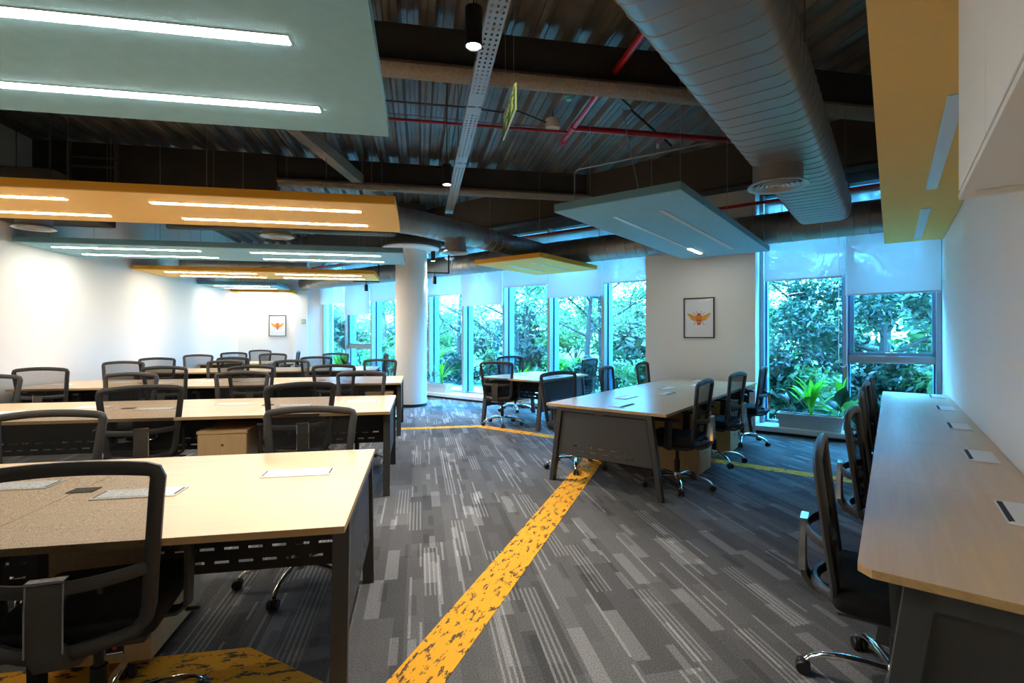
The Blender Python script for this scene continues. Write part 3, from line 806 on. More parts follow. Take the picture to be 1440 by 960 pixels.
def row_chair(k, s, w, away, yaw=0.0, lift=0.0, end=False):
    """k row, s along the row, w hub depth from the row's aisle-side edge; away: sitter faces the end wall"""
    n_ = SEQ[(k, away, end)] = SEQ.get((k, away, end), -1) + 1
    if end: lab = 'black mesh chair turned sideways at the open end, desk row ' + ROWNAME[k]
    else: lab = 'black mesh chair %s, %s from aisle, row %s' % ('facing end wall' if away else 'back to end wall', ('first', 'second', 'third', 'fourth')[n_], ROWNAME[k])
    chair(v2(rw(s, k * ROW_P + w)), RW_ROT + (0 if away else math.pi) + R(yaw), lab, 'task chairs at the desk row ' + ROWNAME[k], lift)
row_chair(0, -0.86, 0.18, True, 7, 0.012)
row_chair(0, -0.43, 1.24, False, -3, -0.045); row_chair(0, -1.84, 1.27, False, 4, -0.035)
row_chair(1, -0.81, 0.17, True, 22, 0.01); row_chair(1, -1.99, 0.13, True, 24, 0.01)
row_chair(1, -0.42, 1.22, False, -4, -0.01); row_chair(1, -1.68, 1.30, False, 3); row_chair(1, -2.82, 1.29, False, -6); row_chair(1, -4.05, 1.25, False, 2)
row_chair(2, -0.90, 0.14, True, 6, 0.01); row_chair(2, -1.92, 0.13, True, 4, 0.01); row_chair(2, -2.90, 0.15, True, -6, 0.01); row_chair(2, -4.30, 0.12, True, 8, 0.01)
row_chair(2, -0.42, 1.26, False, -5); row_chair(2, -1.77, 1.24, False, 5); row_chair(2, -2.78, 1.25, False, 0); row_chair(2, -4.2, 1.26, False, 6)
row_chair(3, -1.63, 0.14, True, 5, 0.01); row_chair(3, -3.0, 0.13, True, -4, 0.01); row_chair(3, -4.27, 0.14, True, 7, 0.01)
row_chair(3, -1.55, 1.30, False, -4, 0.015); row_chair(3, -2.80, 1.28, False, 0, 0.015); row_chair(3, -4.22, 1.27, False, 4)
row_chair(3, -0.70, 1.20, False, -78, 0.02, end=True)
row_chair(4, -3.92, 0.14, True, 4, 0.01); row_chair(4, -3.87, 1.42, False, 0, 0.01)
row_chair(4, -2.95, 0.66, True, 96, 0.01, end=True)
def mchair(t, n, face, lab, grp, base=M0, lift=0.0):
    p = base + TD * t + ND * n
    chair(p, face, lab, grp, lift)
FN = TN_ROT - R(90)      # facing +n
FM = TN_ROT + R(90)      # facing -n
WHICH = {(False, False): 'nearest its slotted end panel', (True, False): 'in the middle', (True, True): 'nearest the white pier'}
g1 = 'black mesh chair on the pedestal side of the slotted-panel desk, '
for t_, n_, a in ((0.56, -0.10, 2), (1.72, -0.08, -4), (2.95, -0.06, 3)): mchair(t_, n_, FM + R(a), g1 + WHICH[t_ > 1, t_ > 2], 'chairs on the pedestal side', M1)
g2 = 'black mesh chair on the window side of the slotted-panel desk, '
for t_, n_, a in ((0.56, 0.0, -14), (1.80, 0.02, 8), (3.05, -0.02, 4)): mchair(t_, n_, FN + R(a), g2 + WHICH[t_ > 1, t_ > 2], 'chairs on the window side')
chair(Vector((-0.155, 7.87)), TN_ROT + R(18), 'black mesh task chair facing the windows at the small two-seat desk', 'chairs at the small desk')
chair(Vector((0.06, 9.33)), R(-160), 'black mesh task chair facing the room at the small two-seat desk', 'chairs at the small desk')
chair(Vector((1.17, 8.89)), R(52), 'black mesh task chair turned sideways at the window corner of the small desk', 'chairs at the small desk')
g3 = 'black mesh chair tucked under the right-wall desk, %s'
W3 = ['beside its grey end panel', 'second from its grey end panel', 'third from its grey end panel', 'second from the window', 'nearest the window']
for k_, (t_, n_, a) in enumerate( ((2.45, 0.02, 3), (3.58, 0.07, -3), (4.68, 0.07, 2), (5.68, 0.07, -2), (6.82, 0.08, 0))):
    chair(v2(tn(t_, n_)), FN + R(a), g3 % W3[k_], 'chairs along the right wall desk', -0.03, 58 if k_ == 0 else None)

# ------------------------------------------------------------------ hung acoustic panels
ZP = 2.58
def hung_panel(label, loc, rz, lx, ly, colour, strips, wires, lit=True, group=None, lit_part=None, z=ZP, ztop=3.99):
    """lx along local x, ly along local y; strips = (x0, x1, y, on)"""
    d = thing('acoustic_panel', label, 'ceiling panel', (loc[0], loc[1], z), rz, group)
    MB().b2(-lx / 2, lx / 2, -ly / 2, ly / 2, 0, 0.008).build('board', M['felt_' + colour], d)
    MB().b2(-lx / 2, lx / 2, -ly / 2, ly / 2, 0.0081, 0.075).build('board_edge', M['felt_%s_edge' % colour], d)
    for (x0, x1, y0, y1, on) in strips:
        r = MB().b2(x0 - 0.006, x1 + 0.006, y0 - 0.006, y1 + 0.006, -0.004, 0.004).build('light_trim', M['alu_trim'], d)
        MB().b2(x0, x1, y0, y1, -0.007, 0.003).build('light_strip', M['led_on' if on else 'diffuser_off'], d)
    for (x, y) in wires:
        MB().cyl((x, y, 0.07), (x, y, ztop - z), 0.0022, n=5).build('hanging_wire', M['wire_steel'], d)
    return d
GP = 'felt panels with light strips over the desk rows'
def row_panel(k, label, w, s0, s1, colour, strips, ly=1.22):
    lx = s1 - s0; c = rw((s0 + s1) / 2, w + ly / 2)
    st = []
    for (a, b) in strips:                     # metres back from the aisle end
        for y0 in ((-0.305, 0.305) if ly > 1 else (-0.16, 0.16)):
            st.append((lx / 2 - b, lx / 2 - a, y0 - 0.026, y0 + 0.026, True))
    ws = [(x, y) for x in (-lx / 2 + 0.3, -lx / 6, lx / 6, lx / 2 - 0.3) for y in (-0.45, 0.45)]
    hung_panel(label, c, RW_ROT, lx, ly, colour, st, ws, group=GP)
PAIR = ((0.33, 2.10), (2.75, 4.52))
row_panel(0, 'large blue felt panel with two long lit strips over the fifth desk row', -0.04, -4.75, 0.08, 'blue', PAIR)
row_panel(1, 'orange felt panel with lit strips over the fourth desk row', 2.74, -4.75, 0.04, 'orange', PAIR)
row_panel(2, 'blue felt panel with lit strips reaching the left wall over the third row', 5.43, -4.75, 0.02, 'blue', PAIR)
row_panel(3, 'long orange felt panel with lit strips over the second desk row', 8.06, -4.75, -0.60, 'orange', ((0.28, 1.85), (2.2, 3.75)))
row_panel(4, 'small blue felt panel with lit strips near the end wall', 10.70, -4.75, -3.05, 'blue', ((0.25, 1.45),))
row_panel(4, 'narrow orange felt panel with lit strips against the end wall', 12.75, -4.75, -3.2, 'orange', ((0.15, 1.4),), ly=0.62)
# over the angled desk: strips switched off but for one lit length
mpc = Vector((0.40, 4.72)) + TD * 1.83 + ND * 0.60
hung_panel('blue felt panel with mostly unlit strips over the slotted-panel desk', mpc, TN_ROT, 1.20, 3.66, 'blue',
           [(-0.24, -0.20, -1.30, 0.92, False), (-0.24, -0.20, 0.94, 1.45, True), (0.22, 0.26, -1.30, 1.30, False)],
           [(-0.45, -1.4), (0.45, -1.4), (-0.45, 0.2), (0.45, 0.2), (-0.45, 1.5), (0.45, 1.5)])
fpc = Vector((-0.62, 8.25)) + TD * 0.90 + ND * 0.66
hung_panel('small orange felt panel with unlit strips over the small two-seat desk', fpc, TN_ROT, 1.32, 1.80, 'orange',
           [(-0.26, -0.22, -0.55, 0.55, False), (0.22, 0.26, -0.55, 0.55, False)], [(-0.5, -0.7), (0.5, -0.7), (-0.5, 0.7), (0.5, 0.7)])
rpc = tn(3.0, 0.2135)
hung_panel('long orange felt panel with unlit strips along the right wall', rpc, TN_ROT, 0.567, 9.9, 'orange',
           [(0.010, 0.070, -2.4, -0.6, False), (0.010, 0.070, 0.2, 2.15, False), (0.010, 0.070, 2.93, 4.72, False)], [(-0.22, y) for y in (-4, -2, 0, 2, 4)] )

# ------------------------------------------------------------------ air ducts
def duct_profile(w, h, n=28):
    """flat-oval outline (w wide, h high) with generous corner radii; round when w == h"""
    if w <= h: return [(math.cos(2 * math.pi * j / n) * h / 2, math.sin(2 * math.pi * j / n) * h / 2) for j in range(n)]
    pts = []; r = h * 0.36
    for q, (sx, sz) in enumerate(((1, 1), (-1, 1), (-1, -1), (1, -1))):
        for k in range(7):
            a = R(90 * q + 15 * k)
            pts.append((sx * (w / 2 - r) + r * math.cos(a), sz * (h / 2 - r) + r * math.sin(a)))
    return pts
def duct_run(path, w, h, seam=0.14, bump=0.0045):
    """sweep along a list of points (level run) with raised spiral seams"""
    path = [Vector(p) for p in path]
    # resample
    seg = [0.0]
    for a, b in zip(path, path[1:]): seg.append(seg[-1] + (b - a).length)
    tot = seg[-1]
    def at(d):
        for i in range(len(path) - 1):
            if d <= seg[i + 1] or i == len(path) - 2:
                k = (d - seg[i]) / (seg[i + 1] - seg[i]); return path[i].lerp(path[i + 1], k)
    ds = [(0.0, 0)]; d = seam
    while d < tot - 0.02:
        ds += [(d - 0.020, 0), (d - 0.009, 0), (d - 0.005, 1), (d + 0.005, 1), (d + 0.009, 0), (d + 0.020, 0)]; d += seam
    ds.append((tot, 0))
    prof = duct_profile(w, h); n = len(prof); vs_, fs = [], []
    for (q, b) in ds:
        p = at(q); t = at(min(tot, q + 0.06)) - at(max(0, q - 0.06)); t.z = 0; t.normalize()
        side = Vector((t.y, -t.x, 0)); k = bump * b
        for (x, z) in prof:
            l = math.hypot(x, z)
            vs_.append(p + side * (x + k * x / l) + Vector((0, 0, z + k * z / l)))
    for i in range(len(ds) - 1):
        for j in range(n): fs.append((i * n + j, i * n + (j + 1) % n, (i + 1) * n + (j + 1) % n, (i + 1) * n + j))
    mb = MB().add(vs_, fs, True)
    mb.add(vs_[:n], [list(range(n))]); mb.add(vs_[-n:], [list(range(n))])
    return mb
def outlet(d, pos, ztop, zbot, r):
    MB().lathe([(r, ztop), (r, zbot + 0.03)], (pos[0], pos[1], 0), 28).build('outlet_neck', M['duct_metal'], d)
    df = MB()
    df.lathe([(r * 0.98, zbot + 0.04), (r * 1.22, zbot + 0.012), (r * 1.22, zbot), (r * 1.08, zbot + 0.004), (r * 0.96, zbot + 0.03)], (pos[0], pos[1], 0), 32)
    for q in (0.86, 0.66, 0.46, 0.26):
        df.lathe([(r * q, zbot + 0.002), (r * (q - 0.13), zbot + 0.030), (r * (q - 0.10), zbot + 0.034), (r * (q + 0.02), zbot + 0.008), (r * q, zbot + 0.002)], (pos[0], pos[1], 0), 32)
    df.lathe([(0, zbot + 0.01), (r * 0.1, zbot + 0.01), (r * 0.1, zbot + 0.03)], (pos[0], pos[1], 0), 16)
    x = df.build('diffuser', M['diffuser_ring'], d)
    MB().lathe([(0, zbot + 0.05), (r * 0.98, zbot + 0.05)], (pos[0], pos[1], 0), 24).build('outlet_shade', M['lamp_black'], x)
    return x
d1 = thing('air_duct', 'big flat-oval grey duct with spiral seams beside the right orange panel', 'duct', (0, 0, 0))
dn, dw, dh, dzb = -0.66, 0.58, 0.34, 2.78
duct_run([tn(-4.5, dn, dzb + dh / 2), tn(7.08, dn, dzb + dh / 2)], dw, dh).build('duct_body', M['duct_metal'], d1)
MB().tube([tn(7.08, dn, dzb + dh / 2), tn(7.15, dn, dzb + dh / 2), tn(7.24, dn, dzb + dh / 2)], lambda k: dw / 2 * (1 - 0.35 * k * k), lambda k: dh / 2 * (1 - 0.4 * k * k), n=24, up=(0, 0, 1)).build('end_cap', M['duct_metal'], d1)
outlet(d1, tn(4.56, -0.74), dzb + 0.03, 2.63, 0.185)
outlet(d1, tn(1.0, -0.70), dzb + 0.03, 2.63, 0.185)
for t_ in (0.5, 3.0, 5.9):
    for q in (-dw / 2 - 0.01, dw / 2 + 0.01):
        MB().cyl(tn(t_, dn + q, dzb + dh / 2), tn(t_, dn + q, 3.99), 0.004, n=5).build('hanger_rod', M['conduit'], d1)
d2 = thing('air_duct', 'round dark duct running along the top of the window wall', 'duct', (0, 0, 0))
duct_run([tn(7.72, -13.3, 2.90), tn(7.72, N_R - 0.02, 2.90)], 0.42, 0.42, 0.17).build('duct_body', M['duct_metal'], d2)
for n_ in (-11.5, -9.2, -6.5, -4.0, -1.2):
    MB().cyl(tn(7.72, n_, 3.08), tn(7.72, n_, 3.99), 0.004, n=5).build('hanger_rod', M['conduit'], d2)
d3 = thing('air_duct', 'round duct crossing over the rows and bending toward the windows', 'duct', (0, 0, 0))
zc3 = 2.95
pA = v2(rw(-3.60, 4.77)); pB = v2(rw(-0.75, 4.77)); pC_dir = TD
path3 = [Vector((pA.x, pA.y, zc3)), Vector((pB.x, pB.y, zc3))]
ang0, ang1 = math.atan2(RD.y, RD.x), math.atan2(TD.y, TD.x)
p = Vector(pB)
for i in range(1, 11):
    a = ang0 + (ang1 - ang0) * i / 10
    p = p + Vector((math.cos(a), math.sin(a))) * 0.125
    path3.append(Vector((p.x, p.y, zc3)))
tt = p.dot(TD); p_end = p + TD * (7.56 - tt); path3.append(Vector((p_end.x, p_end.y, zc3)))
duct_run(path3, 0.34, 0.34, 0.16).build('duct_body', M['duct_metal'], d3)
fcu = thing('fan_coil_unit', 'dark boxy air unit hung by the left wall above the panels', 'air unit', rw(-4.17, 4.88, 2.80), RW_ROT)
MB().rbox((0, 0, 0.20), (1.12, 1.16, 0.40), 0.01, 1).build('casing', M['beam_dark'], fcu)
for sx in (-1, 1):
    for sy in (-1, 1): MB().cyl((sx * 0.5, sy * 0.5, 0.40), (sx * 0.5, sy * 0.5, 1.19), 0.005, n=5).build('hanger_rod', M['conduit'], fcu)
od = outlet(fcu, (0.10, -0.12), 0.02, -0.17, 0.16)
outlet(d3, v2(rw(-1.48, 4.77)), zc3 - 0.1, 2.63, 0.16)
pm = p + TD * 0.55; outlet(d3, pm, zc3 - 0.1, 2.63, 0.16)
for q in (v2(rw(-3.3, 4.77)), v2(rw(-2.2, 4.77)), v2(rw(-0.9, 4.77))):
    MB().cyl((q.x, q.y, zc3 + 0.15), (q.x, q.y, 3.99), 0.004, n=5).build('hanger_rod', M['conduit'], d3)
d4 = thing('air_duct', 'slim round duct crossing the ceiling near the end wall', 'duct', (0, 0, 0))
duct_run([rw(S_L + 0.05, 10.0, 2.98), rw(-2.2, 10.0, 2.98)], 0.30, 0.30, 0.16).build('duct_body', M['duct_metal'], d4)
outlet(d4, v2(rw(-2.55, 10.0)), 2.9, 2.66, 0.15); outlet(d4, v2(rw(-3.1, 10.0)), 2.9, 2.66, 0.15)
for s_ in (-4.4, -2.8):
    MB().cyl(rw(s_, 10.0, 3.12), rw(s_, 10.0, 3.99), 0.004, n=5).build('hanger_rod', M['conduit'], d4)

# ------------------------------------------------------------------ cable tray with punched holes
tray = thing('cable_tray', 'perforated grey steel cable tray running down the aisle ceiling', 'cable tray', (0, 0, 0))
def tray_section(w0, w1, s0=0.62, wd=0.115, ht=0.05, z=3.2):
    mb = MB(); v, f = [], []
    cols = [0.0, 0.016, 0.029, 0.051, 0.064, 0.086, 0.099, wd]
    rows = []; w = w0
    step = 0.052
    while w + step <= w1: rows += [w, w + 0.030]; w += step
    rows.append(w1)
    def patch(fn, cols, hole):
        o = len(v)
        for r in rows:
            for c in cols: v.append(fn(c, r))
        m = len(cols)
        for i in range(len(rows) - 1):
            for j in range(m - 1):
                if hole and j % 2 == 1 and i % 2 == 1 and i > 4 and i < len(rows) - 6: continue
                f.append((o + i * m + j, o + i * m + j + 1, o + (i + 1) * m + j + 1, o + (i + 1) * m + j))
    patch(lambda c, r: rw(s0 + c, r, z), cols, True)
    patch(lambda c, r: rw(s0 + wd, r, z + c), [0, 0.018, 0.030, ht], True)
    patch(lambda c, r: rw(s0, r, z + c), [0, ht], False)
    mb.add(v, f); return mb
for a, b in ((-0.6, 2.05), (2.07, 3.35), (3.37, 5.55)):
    tray_section(a, b).build('tray_section', M['tray_steel'], tray)
for w in (-0.1, 1.4, 2.9, 4.4):
    for q in (0.615, 0.74): MB().cyl(rw(q, w, 3.2), rw(q, w, 3.99), 0.004, n=5).build('hanger_rod', M['conduit'], tray)

# ------------------------------------------------------------------ red sprinkler pipes
pipes = thing('sprinkler_pipe', 'glossy red sprinkler pipework under the metal deck', 'pipe', (0, 0, 0))
zr = 3.78
def P3(px, py, z):            # a point at height z seen at this place in the photograph's frame (measuring aid)
    y = F_PX * (z - CAM_H) / (HOR - py); return Vector(((px - 720) / F_PX * y, y, z))
A_ = P3(853, 122, zr); tee = P3(806, 180, zr); e_dir = Vector((ED.x, ED.y, 0)); r_dir = Vector((RD.x, RD.y, 0))
MB().cyl(tee - e_dir * 4.2, tee + e_dir * 0.42, 0.030, n=14).build('main_pipe', M['pipe_red'], pipes)
MB().cyl(tee, tee + r_dir * 2.35, 0.034, n=14).build('branch_pipe', M['pipe_red'], pipes)
MB().cyl(tee + e_dir * 0.13 - r_dir * 6.2, tee + e_dir * 0.13, 0.016, n=10).build('branch_pipe', M['pipe_red'], pipes)
for k, q in enumerate((tee, tee + e_dir * 0.42)):
    MB().lathe([(0.0, -0.05), (0.040, -0.05), (0.040, 0.05), (0.0, 0.05)], q, 14, Matrix.Rotation(R(10.5), 3, 'Z') @ Matrix.Rotation(R(90), 3, 'X')).build('coupling', M['pipe_red'], pipes)
sp_ = tee + r_dir * 1.15
MB().cyl(sp_, sp_ + e_dir * 0.22 , 0.018, n=10).build('drop_pipe', M['pipe_red'], pipes)
MB().lathe([(0.0, 0.0), (0.014, 0.0), (0.02, -0.03), (0.006, -0.05), (0.022, -0.055), (0.0, -0.056)], sp_ + e_dir * 0.22 - Vector((0, 0, 0.012)), 12).build('sprinkler_head', M['alu_trim'], pipes)
for q in (-3.0, -1.0):
    MB().cyl(tee + e_dir * q, tee + e_dir * q + Vector((0, 0, 0.22)), 0.005, n=5).build('hanger_rod', M['conduit'], pipes)
for q in (-4.5, -2.5, -0.8):
    MB().cyl(tee + e_dir * 0.13 + r_dir * q, tee + e_dir * 0.13 + r_dir * q + Vector((0, 0, 0.22)), 0.004, n=5).build('hanger_rod', M['conduit'], pipes)
p2 = thing('sprinkler_pipe', 'dark red pipe running behind the window-wall duct', 'pipe', (0, 0, 0))
MB().cyl(tn(7.45, -12.5, 3.22), tn(7.45, N_R - 0.01, 3.22), 0.022, n=10).build('main_pipe', M['pipe_red'], p2)
for n_ in (-8.5, -5.5, -2.5):
    MB().cyl(tn(7.45, n_, 3.22), tn(7.45, n_, 3.99), 0.005, n=5).build('hanger_rod', M['conduit'], p2)
# conduits and cables under the deck
cd = thing('conduit', 'thin grey conduit running beside the red pipe under the deck', 'conduit', (0, 0, 0))
c0 = P3(533, 141, 3.9); MB().tube([c0 - r_dir * 3.5, c0, c0 + r_dir * 1.0], 0.011, n=8).build('conduit_tube', M['conduit'], cd)
cb_ = thing('cable', 'loose black cable strung from conduit to white ceiling box', 'cable', (0, 0, 0))
c1 = c0 + r_dir * 1.0
MB().tube([c1, c1 + r_dir * 0.3 + Vector((0, 0, -0.02)), c1 + r_dir * 0.5 + Vector((0, 0, 0.01)), P3(768, 172, 3.86)], 0.008, n=6).build('cable_run', M['cable_black'], cb_)
cr_ = thing('cable', 'thin red alarm cable strung below the deck', 'cable', (0, 0, 0))
MB().tube([P3(538, 158, 3.9), P3(620, 166, 3.9), P3(700, 174, 3.9), P3(765, 178, 3.88)], 0.004, n=5).build('cable_run', M['cable_red'], cr_)
sd = P3(777, 181, 3.80)
bx_ = thing('ceiling_box', 'round off-white junction box under the metal deck', 'ceiling box', sd)
MB().lathe([(0.0, 0.0), (0.080, 0.0), (0.084, 0.006), (0.084, 0.105), (0.0, 0.105)], n=24).build('housing', M['device_white'], bx_)
MB().cyl((0, 0, 0.10), (0, 0, 0.20), 0.010, n=8).build('stem', M['conduit'], bx_)
MB().cyl((0.0825, -0.02, 0.07), (0.088, -0.021, 0.07), 0.012, n=8).build('knockout', M['lamp_black'], bx_)
sa = P3(800, 141, 3.78)
al = thing('alarm_sounder', 'small teal round alarm sounder on red base', 'alarm', sa)
MB().lathe([(0.0, 0.0), (0.030, 0.0), (0.034, 0.012), (0.030, 0.02), (0.046, 0.028), (0.050, 0.05), (0.0, 0.05)], n=20).build('sounder', M['device_teal'], al)
MB().lathe([(0.0, 0.05), (0.05, 0.05), (0.05, 0.10), (0.012, 0.10), (0.012, 0.21)], n=20).build('base', M['pipe_red'], al)
# dark strut and slim pipe near the right-hand deck
st_ = thing('steel_strut', 'dark diagonal steel strut fixed beneath the deck', 'strut', (0, 0, 0))
MB().tube([P3(858, 128, 3.88), P3(885, 152, 3.88)], 0.035, 0.02, n=4, up=(0, 0, 1), smooth=False).build('arm', M['conduit'], st_)
MB().cyl(P3(880, 148, 3.9), P3(944, 205, 3.9), 0.014, n=8).build('rod', M['cable_black'], st_)
cp = thing('conduit', 'thin bare conduit crossing before the perimeter beam', 'conduit', (0, 0, 0))
q0_, q1_ = P3(808, 239, 3.60), P3(1000, 200, 3.60)
MB().tube([q0_ + Vector((0, 0, -0.4)), q0_ + Vector((0, 0, -0.03)), q0_.lerp(q1_, 0.03), q1_], 0.010, n=8).build('conduit_tube', M['wire_steel'], cp)
lw_ = thing('cable', 'pale flex hanging from the deck to the blue panel', 'cable', (0, 0, 0))
b0_ = P3(876, 153, 3.85); b1_ = Vector((*(mpc - ND * 0.1 - TD * 0.9), ZP + 0.05))
MB().tube([b0_, b0_.lerp(b1_, 0.35) + Vector((-0.02, 0, 0.06)), b0_.lerp(b1_, 0.7) + Vector((0.01, 0, -0.03)), b1_], 0.006, n=6).build('cable_run', M['wire_steel'], lw_)
# dark cable ladder fixed on the beam at the left
ld = thing('cable_ladder', 'dark metal ladder frame on the deep beam by the left wall', 'ladder rack', rw(-4.05, 5.76, 3.45), RW_ROT)
MB().b2(-0.30, -0.26, -0.02, 0.02, 0, 0.54).build('rail', M['conduit'], ld); MB().b2(0.26, 0.30, -0.02, 0.02, 0, 0.54).build('rail', M['conduit'], ld)
for z in (0.22, 0.34): MB().cyl((-0.27, 0, z), (0.27, 0, z), 0.014, n=8).build('rung', M['conduit'], ld)

# ------------------------------------------------------------------ pendant cans down the aisle
def can(label, pos, zb=2.92, r=0.045, h=0.20):
    d = thing('pendant_light', label, 'pendant lamp', (pos[0], pos[1], zb), 0, 'black pendant cans above the aisle')
    MB().lathe([(r - 0.006, 0.0), (r, 0.0), (r, h), (0.0, h + 0.004)], n=24).build('shade', M['lamp_black'], d)
    MB().lathe([(0.0, 0.006), (r - 0.006, 0.006)], n=24).build('lamp_lens', M['can_on'], d)
    MB().cyl((0, 0, h), (0, 0, 3.99 - zb), 0.004, n=6).build('cord', M['cable_black'], d)
    sl = bpy.data.lights.new('can_beam', 'SPOT'); sl.energy = CAN_W; sl.color = (1.0, 0.93, 0.84)
    sl.spot_size = R(78); sl.spot_blend = 0.9; sl.shadow_soft_size = r - 0.008
    so = bpy.data.objects.new('can_beam', sl); COL.objects.link(so); so.parent = d; so.location = (0, 0, -0.012)
    MB().lathe([(0.0, 1.03), (0.05, 1.03), (0.05, 1.06), (0.0, 1.06)], n=16).build('canopy', M['lamp_black'], d)
def canpos(px, py, zb): return P3(px, py, zb)
can('black pendant can hanging beside the cable tray\'s upper run', P3(666, 66, 2.92))
can('black pendant can hanging near the middle of the cable tray', P3(628.5, 260, 2.92))
can('black pendant can hanging before the bending duct', P3(616, 342, 2.82))
can('black pendant can hanging next to the round column', P3(609, 371, 2.86))
# small track spots
def spot(label, px, py, z, rz):
    p = P3(px, py, z)
    d = thing('track_spot', label, 'spot lamp', p, rz)
    MB().lathe([(0.036, 0.0), (0.04, 0.0), (0.04, 0.15), (0.0, 0.155)], n=18).build('shade', M['lamp_black'], d)
    MB().lathe([(0.0, 0.01), (0.036, 0.01)], n=18).build('lens', M['diffuser_off'], d)
    MB().cyl((0, 0, 0.15), (0, 0, 0.21), 0.01, n=8).build('pivot', M['lamp_black'], d)
    MB().b2(-0.30, 0.30, -0.015, 0.015, 0.21, 0.235).build('track', M['lamp_black'], d)
    MB().b2(0.27, 0.30, -0.012, 0.012, 0.235, 3.99 - z).build('drop_rod', M['lamp_black'], d)
spot('small black spot on a short track between column and end wall', 515, 409, 2.45, RW_ROT)
spot('small black spot on a short track near the pendant by the column', 611, 399, 2.45, RW_ROT)
# projector bracket-like camera by the column
cmz = P3(632, 366, 2.95)
wcam = thing('ceiling_camera', 'small white ceiling device on a black rod near the column', 'camera', cmz)
MB().lathe([(0.0, 0.0), (0.06, 0.01), (0.10, 0.04), (0.10, 0.06), (0.0, 0.065)], n=20).build('dish', M['flap_white'], wcam)
MB().rbox((0.05, 0, -0.06), (0.03, 0.03, 0.13), 0.01, 2).build('body', M['flap_white'], wcam)
MB().cyl((0, 0, 0.06), (0.02, 0, 1.03), 0.016, n=8).build('rod', M['lamp_black'], wcam)

# ------------------------------------------------------------------ hanging exit sign
def text_mesh(body, size, name, mat, depth=0.0015):
    cu = bpy.data.curves.new(name, 'FONT'); cu.body = body; cu.size = size; cu.align_x = 'CENTER'; cu.align_y = 'CENTER'; cu.extrude = depth / 2
    ob = bpy.data.objects.new(name, cu); COL.objects.link(ob)
    dg = bpy.context.evaluated_depsgraph_get(); dg.update()
    me = bpy.data.meshes.new_from_object(ob.evaluated_get(dg))
    bpy.data.objects.remove(ob)
    me.materials.clear(); me.materials.append(mat); me.name = name
    return me
sg_c = (Vector((0.0225, 2.76, 0)) + Vector((-0.055, 3.20, 0))) / 2
sign = thing('exit_sign', 'hanging green and yellow exit sign with running figure', 'sign', (sg_c.x, sg_c.y, 2.668), R(90 + 10))
# local x runs away from the camera; the sheet shows its two faces at local +-y
MB().b2(-0.225, 0.225, -0.004, 0.004, 0.0, 0.15).build('frame', M['sign_yellow'], sign)
for sy, rz in ((1, math.pi), (-1, 0)):
    f_ = MB().b2(-0.213, 0.213, -0.0012, 0.0012, 0.012, 0.138).build('face', M['sign_green'], sign, (0, sy * 0.0046, 0), rz)
    man = MB()          # running figure, drawn to the right of the wording
    y = -0.0022
    def seg(a, b, r=0.007): man.tube([(a[0], y, a[1]), (b[0], y, b[1])], r, 0.0012, n=6, up=(0, 1, 0))
    man.lathe([(0.0, -0.0012), (0.011, -0.0012), (0.011, 0.0012), (0.0, 0.0012)], (0.162, y, 0.118), 12, Matrix.Rotation(R(90), 3, 'X'))
    seg((0.155, 0.103), (0.140, 0.068), 0.011); seg((0.156, 0.100), (0.178, 0.082), 0.006); seg((0.150, 0.100), (0.128, 0.092), 0.006); seg((0.128, 0.092), (0.122, 0.074), 0.005)
    seg((0.141, 0.068), (0.160, 0.050), 0.008); seg((0.160, 0.050), (0.158, 0.028), 0.007); seg((0.138, 0.068), (0.126, 0.046), 0.008); seg((0.126, 0.046), (0.104, 0.040), 0.007)
    man.build('running_figure', M['sign_yellow'], f_)
    MB().b2(0.084, 0.088, -0.0024, 0.0, 0.02, 0.13).build('divider', M['sign_yellow'], f_)
    for body, size, zz in (('安全出口', 0.054, 0.096), ('EXIT', 0.046, 0.042)):
        tm = link_mesh('lettering', text_mesh(body, size, 'lettering', M['sign_yellow']), f_, (-0.065, -0.0018, zz))
        tm.rotation_euler = (R(90), 0, 0)
for x in (-0.15, 0.15): MB().cyl((x, 0, 0.148), (x, 0, 3.99 - 2.668), 0.0016, n=5).build('hanging_wire', M['wire_steel'], sign)

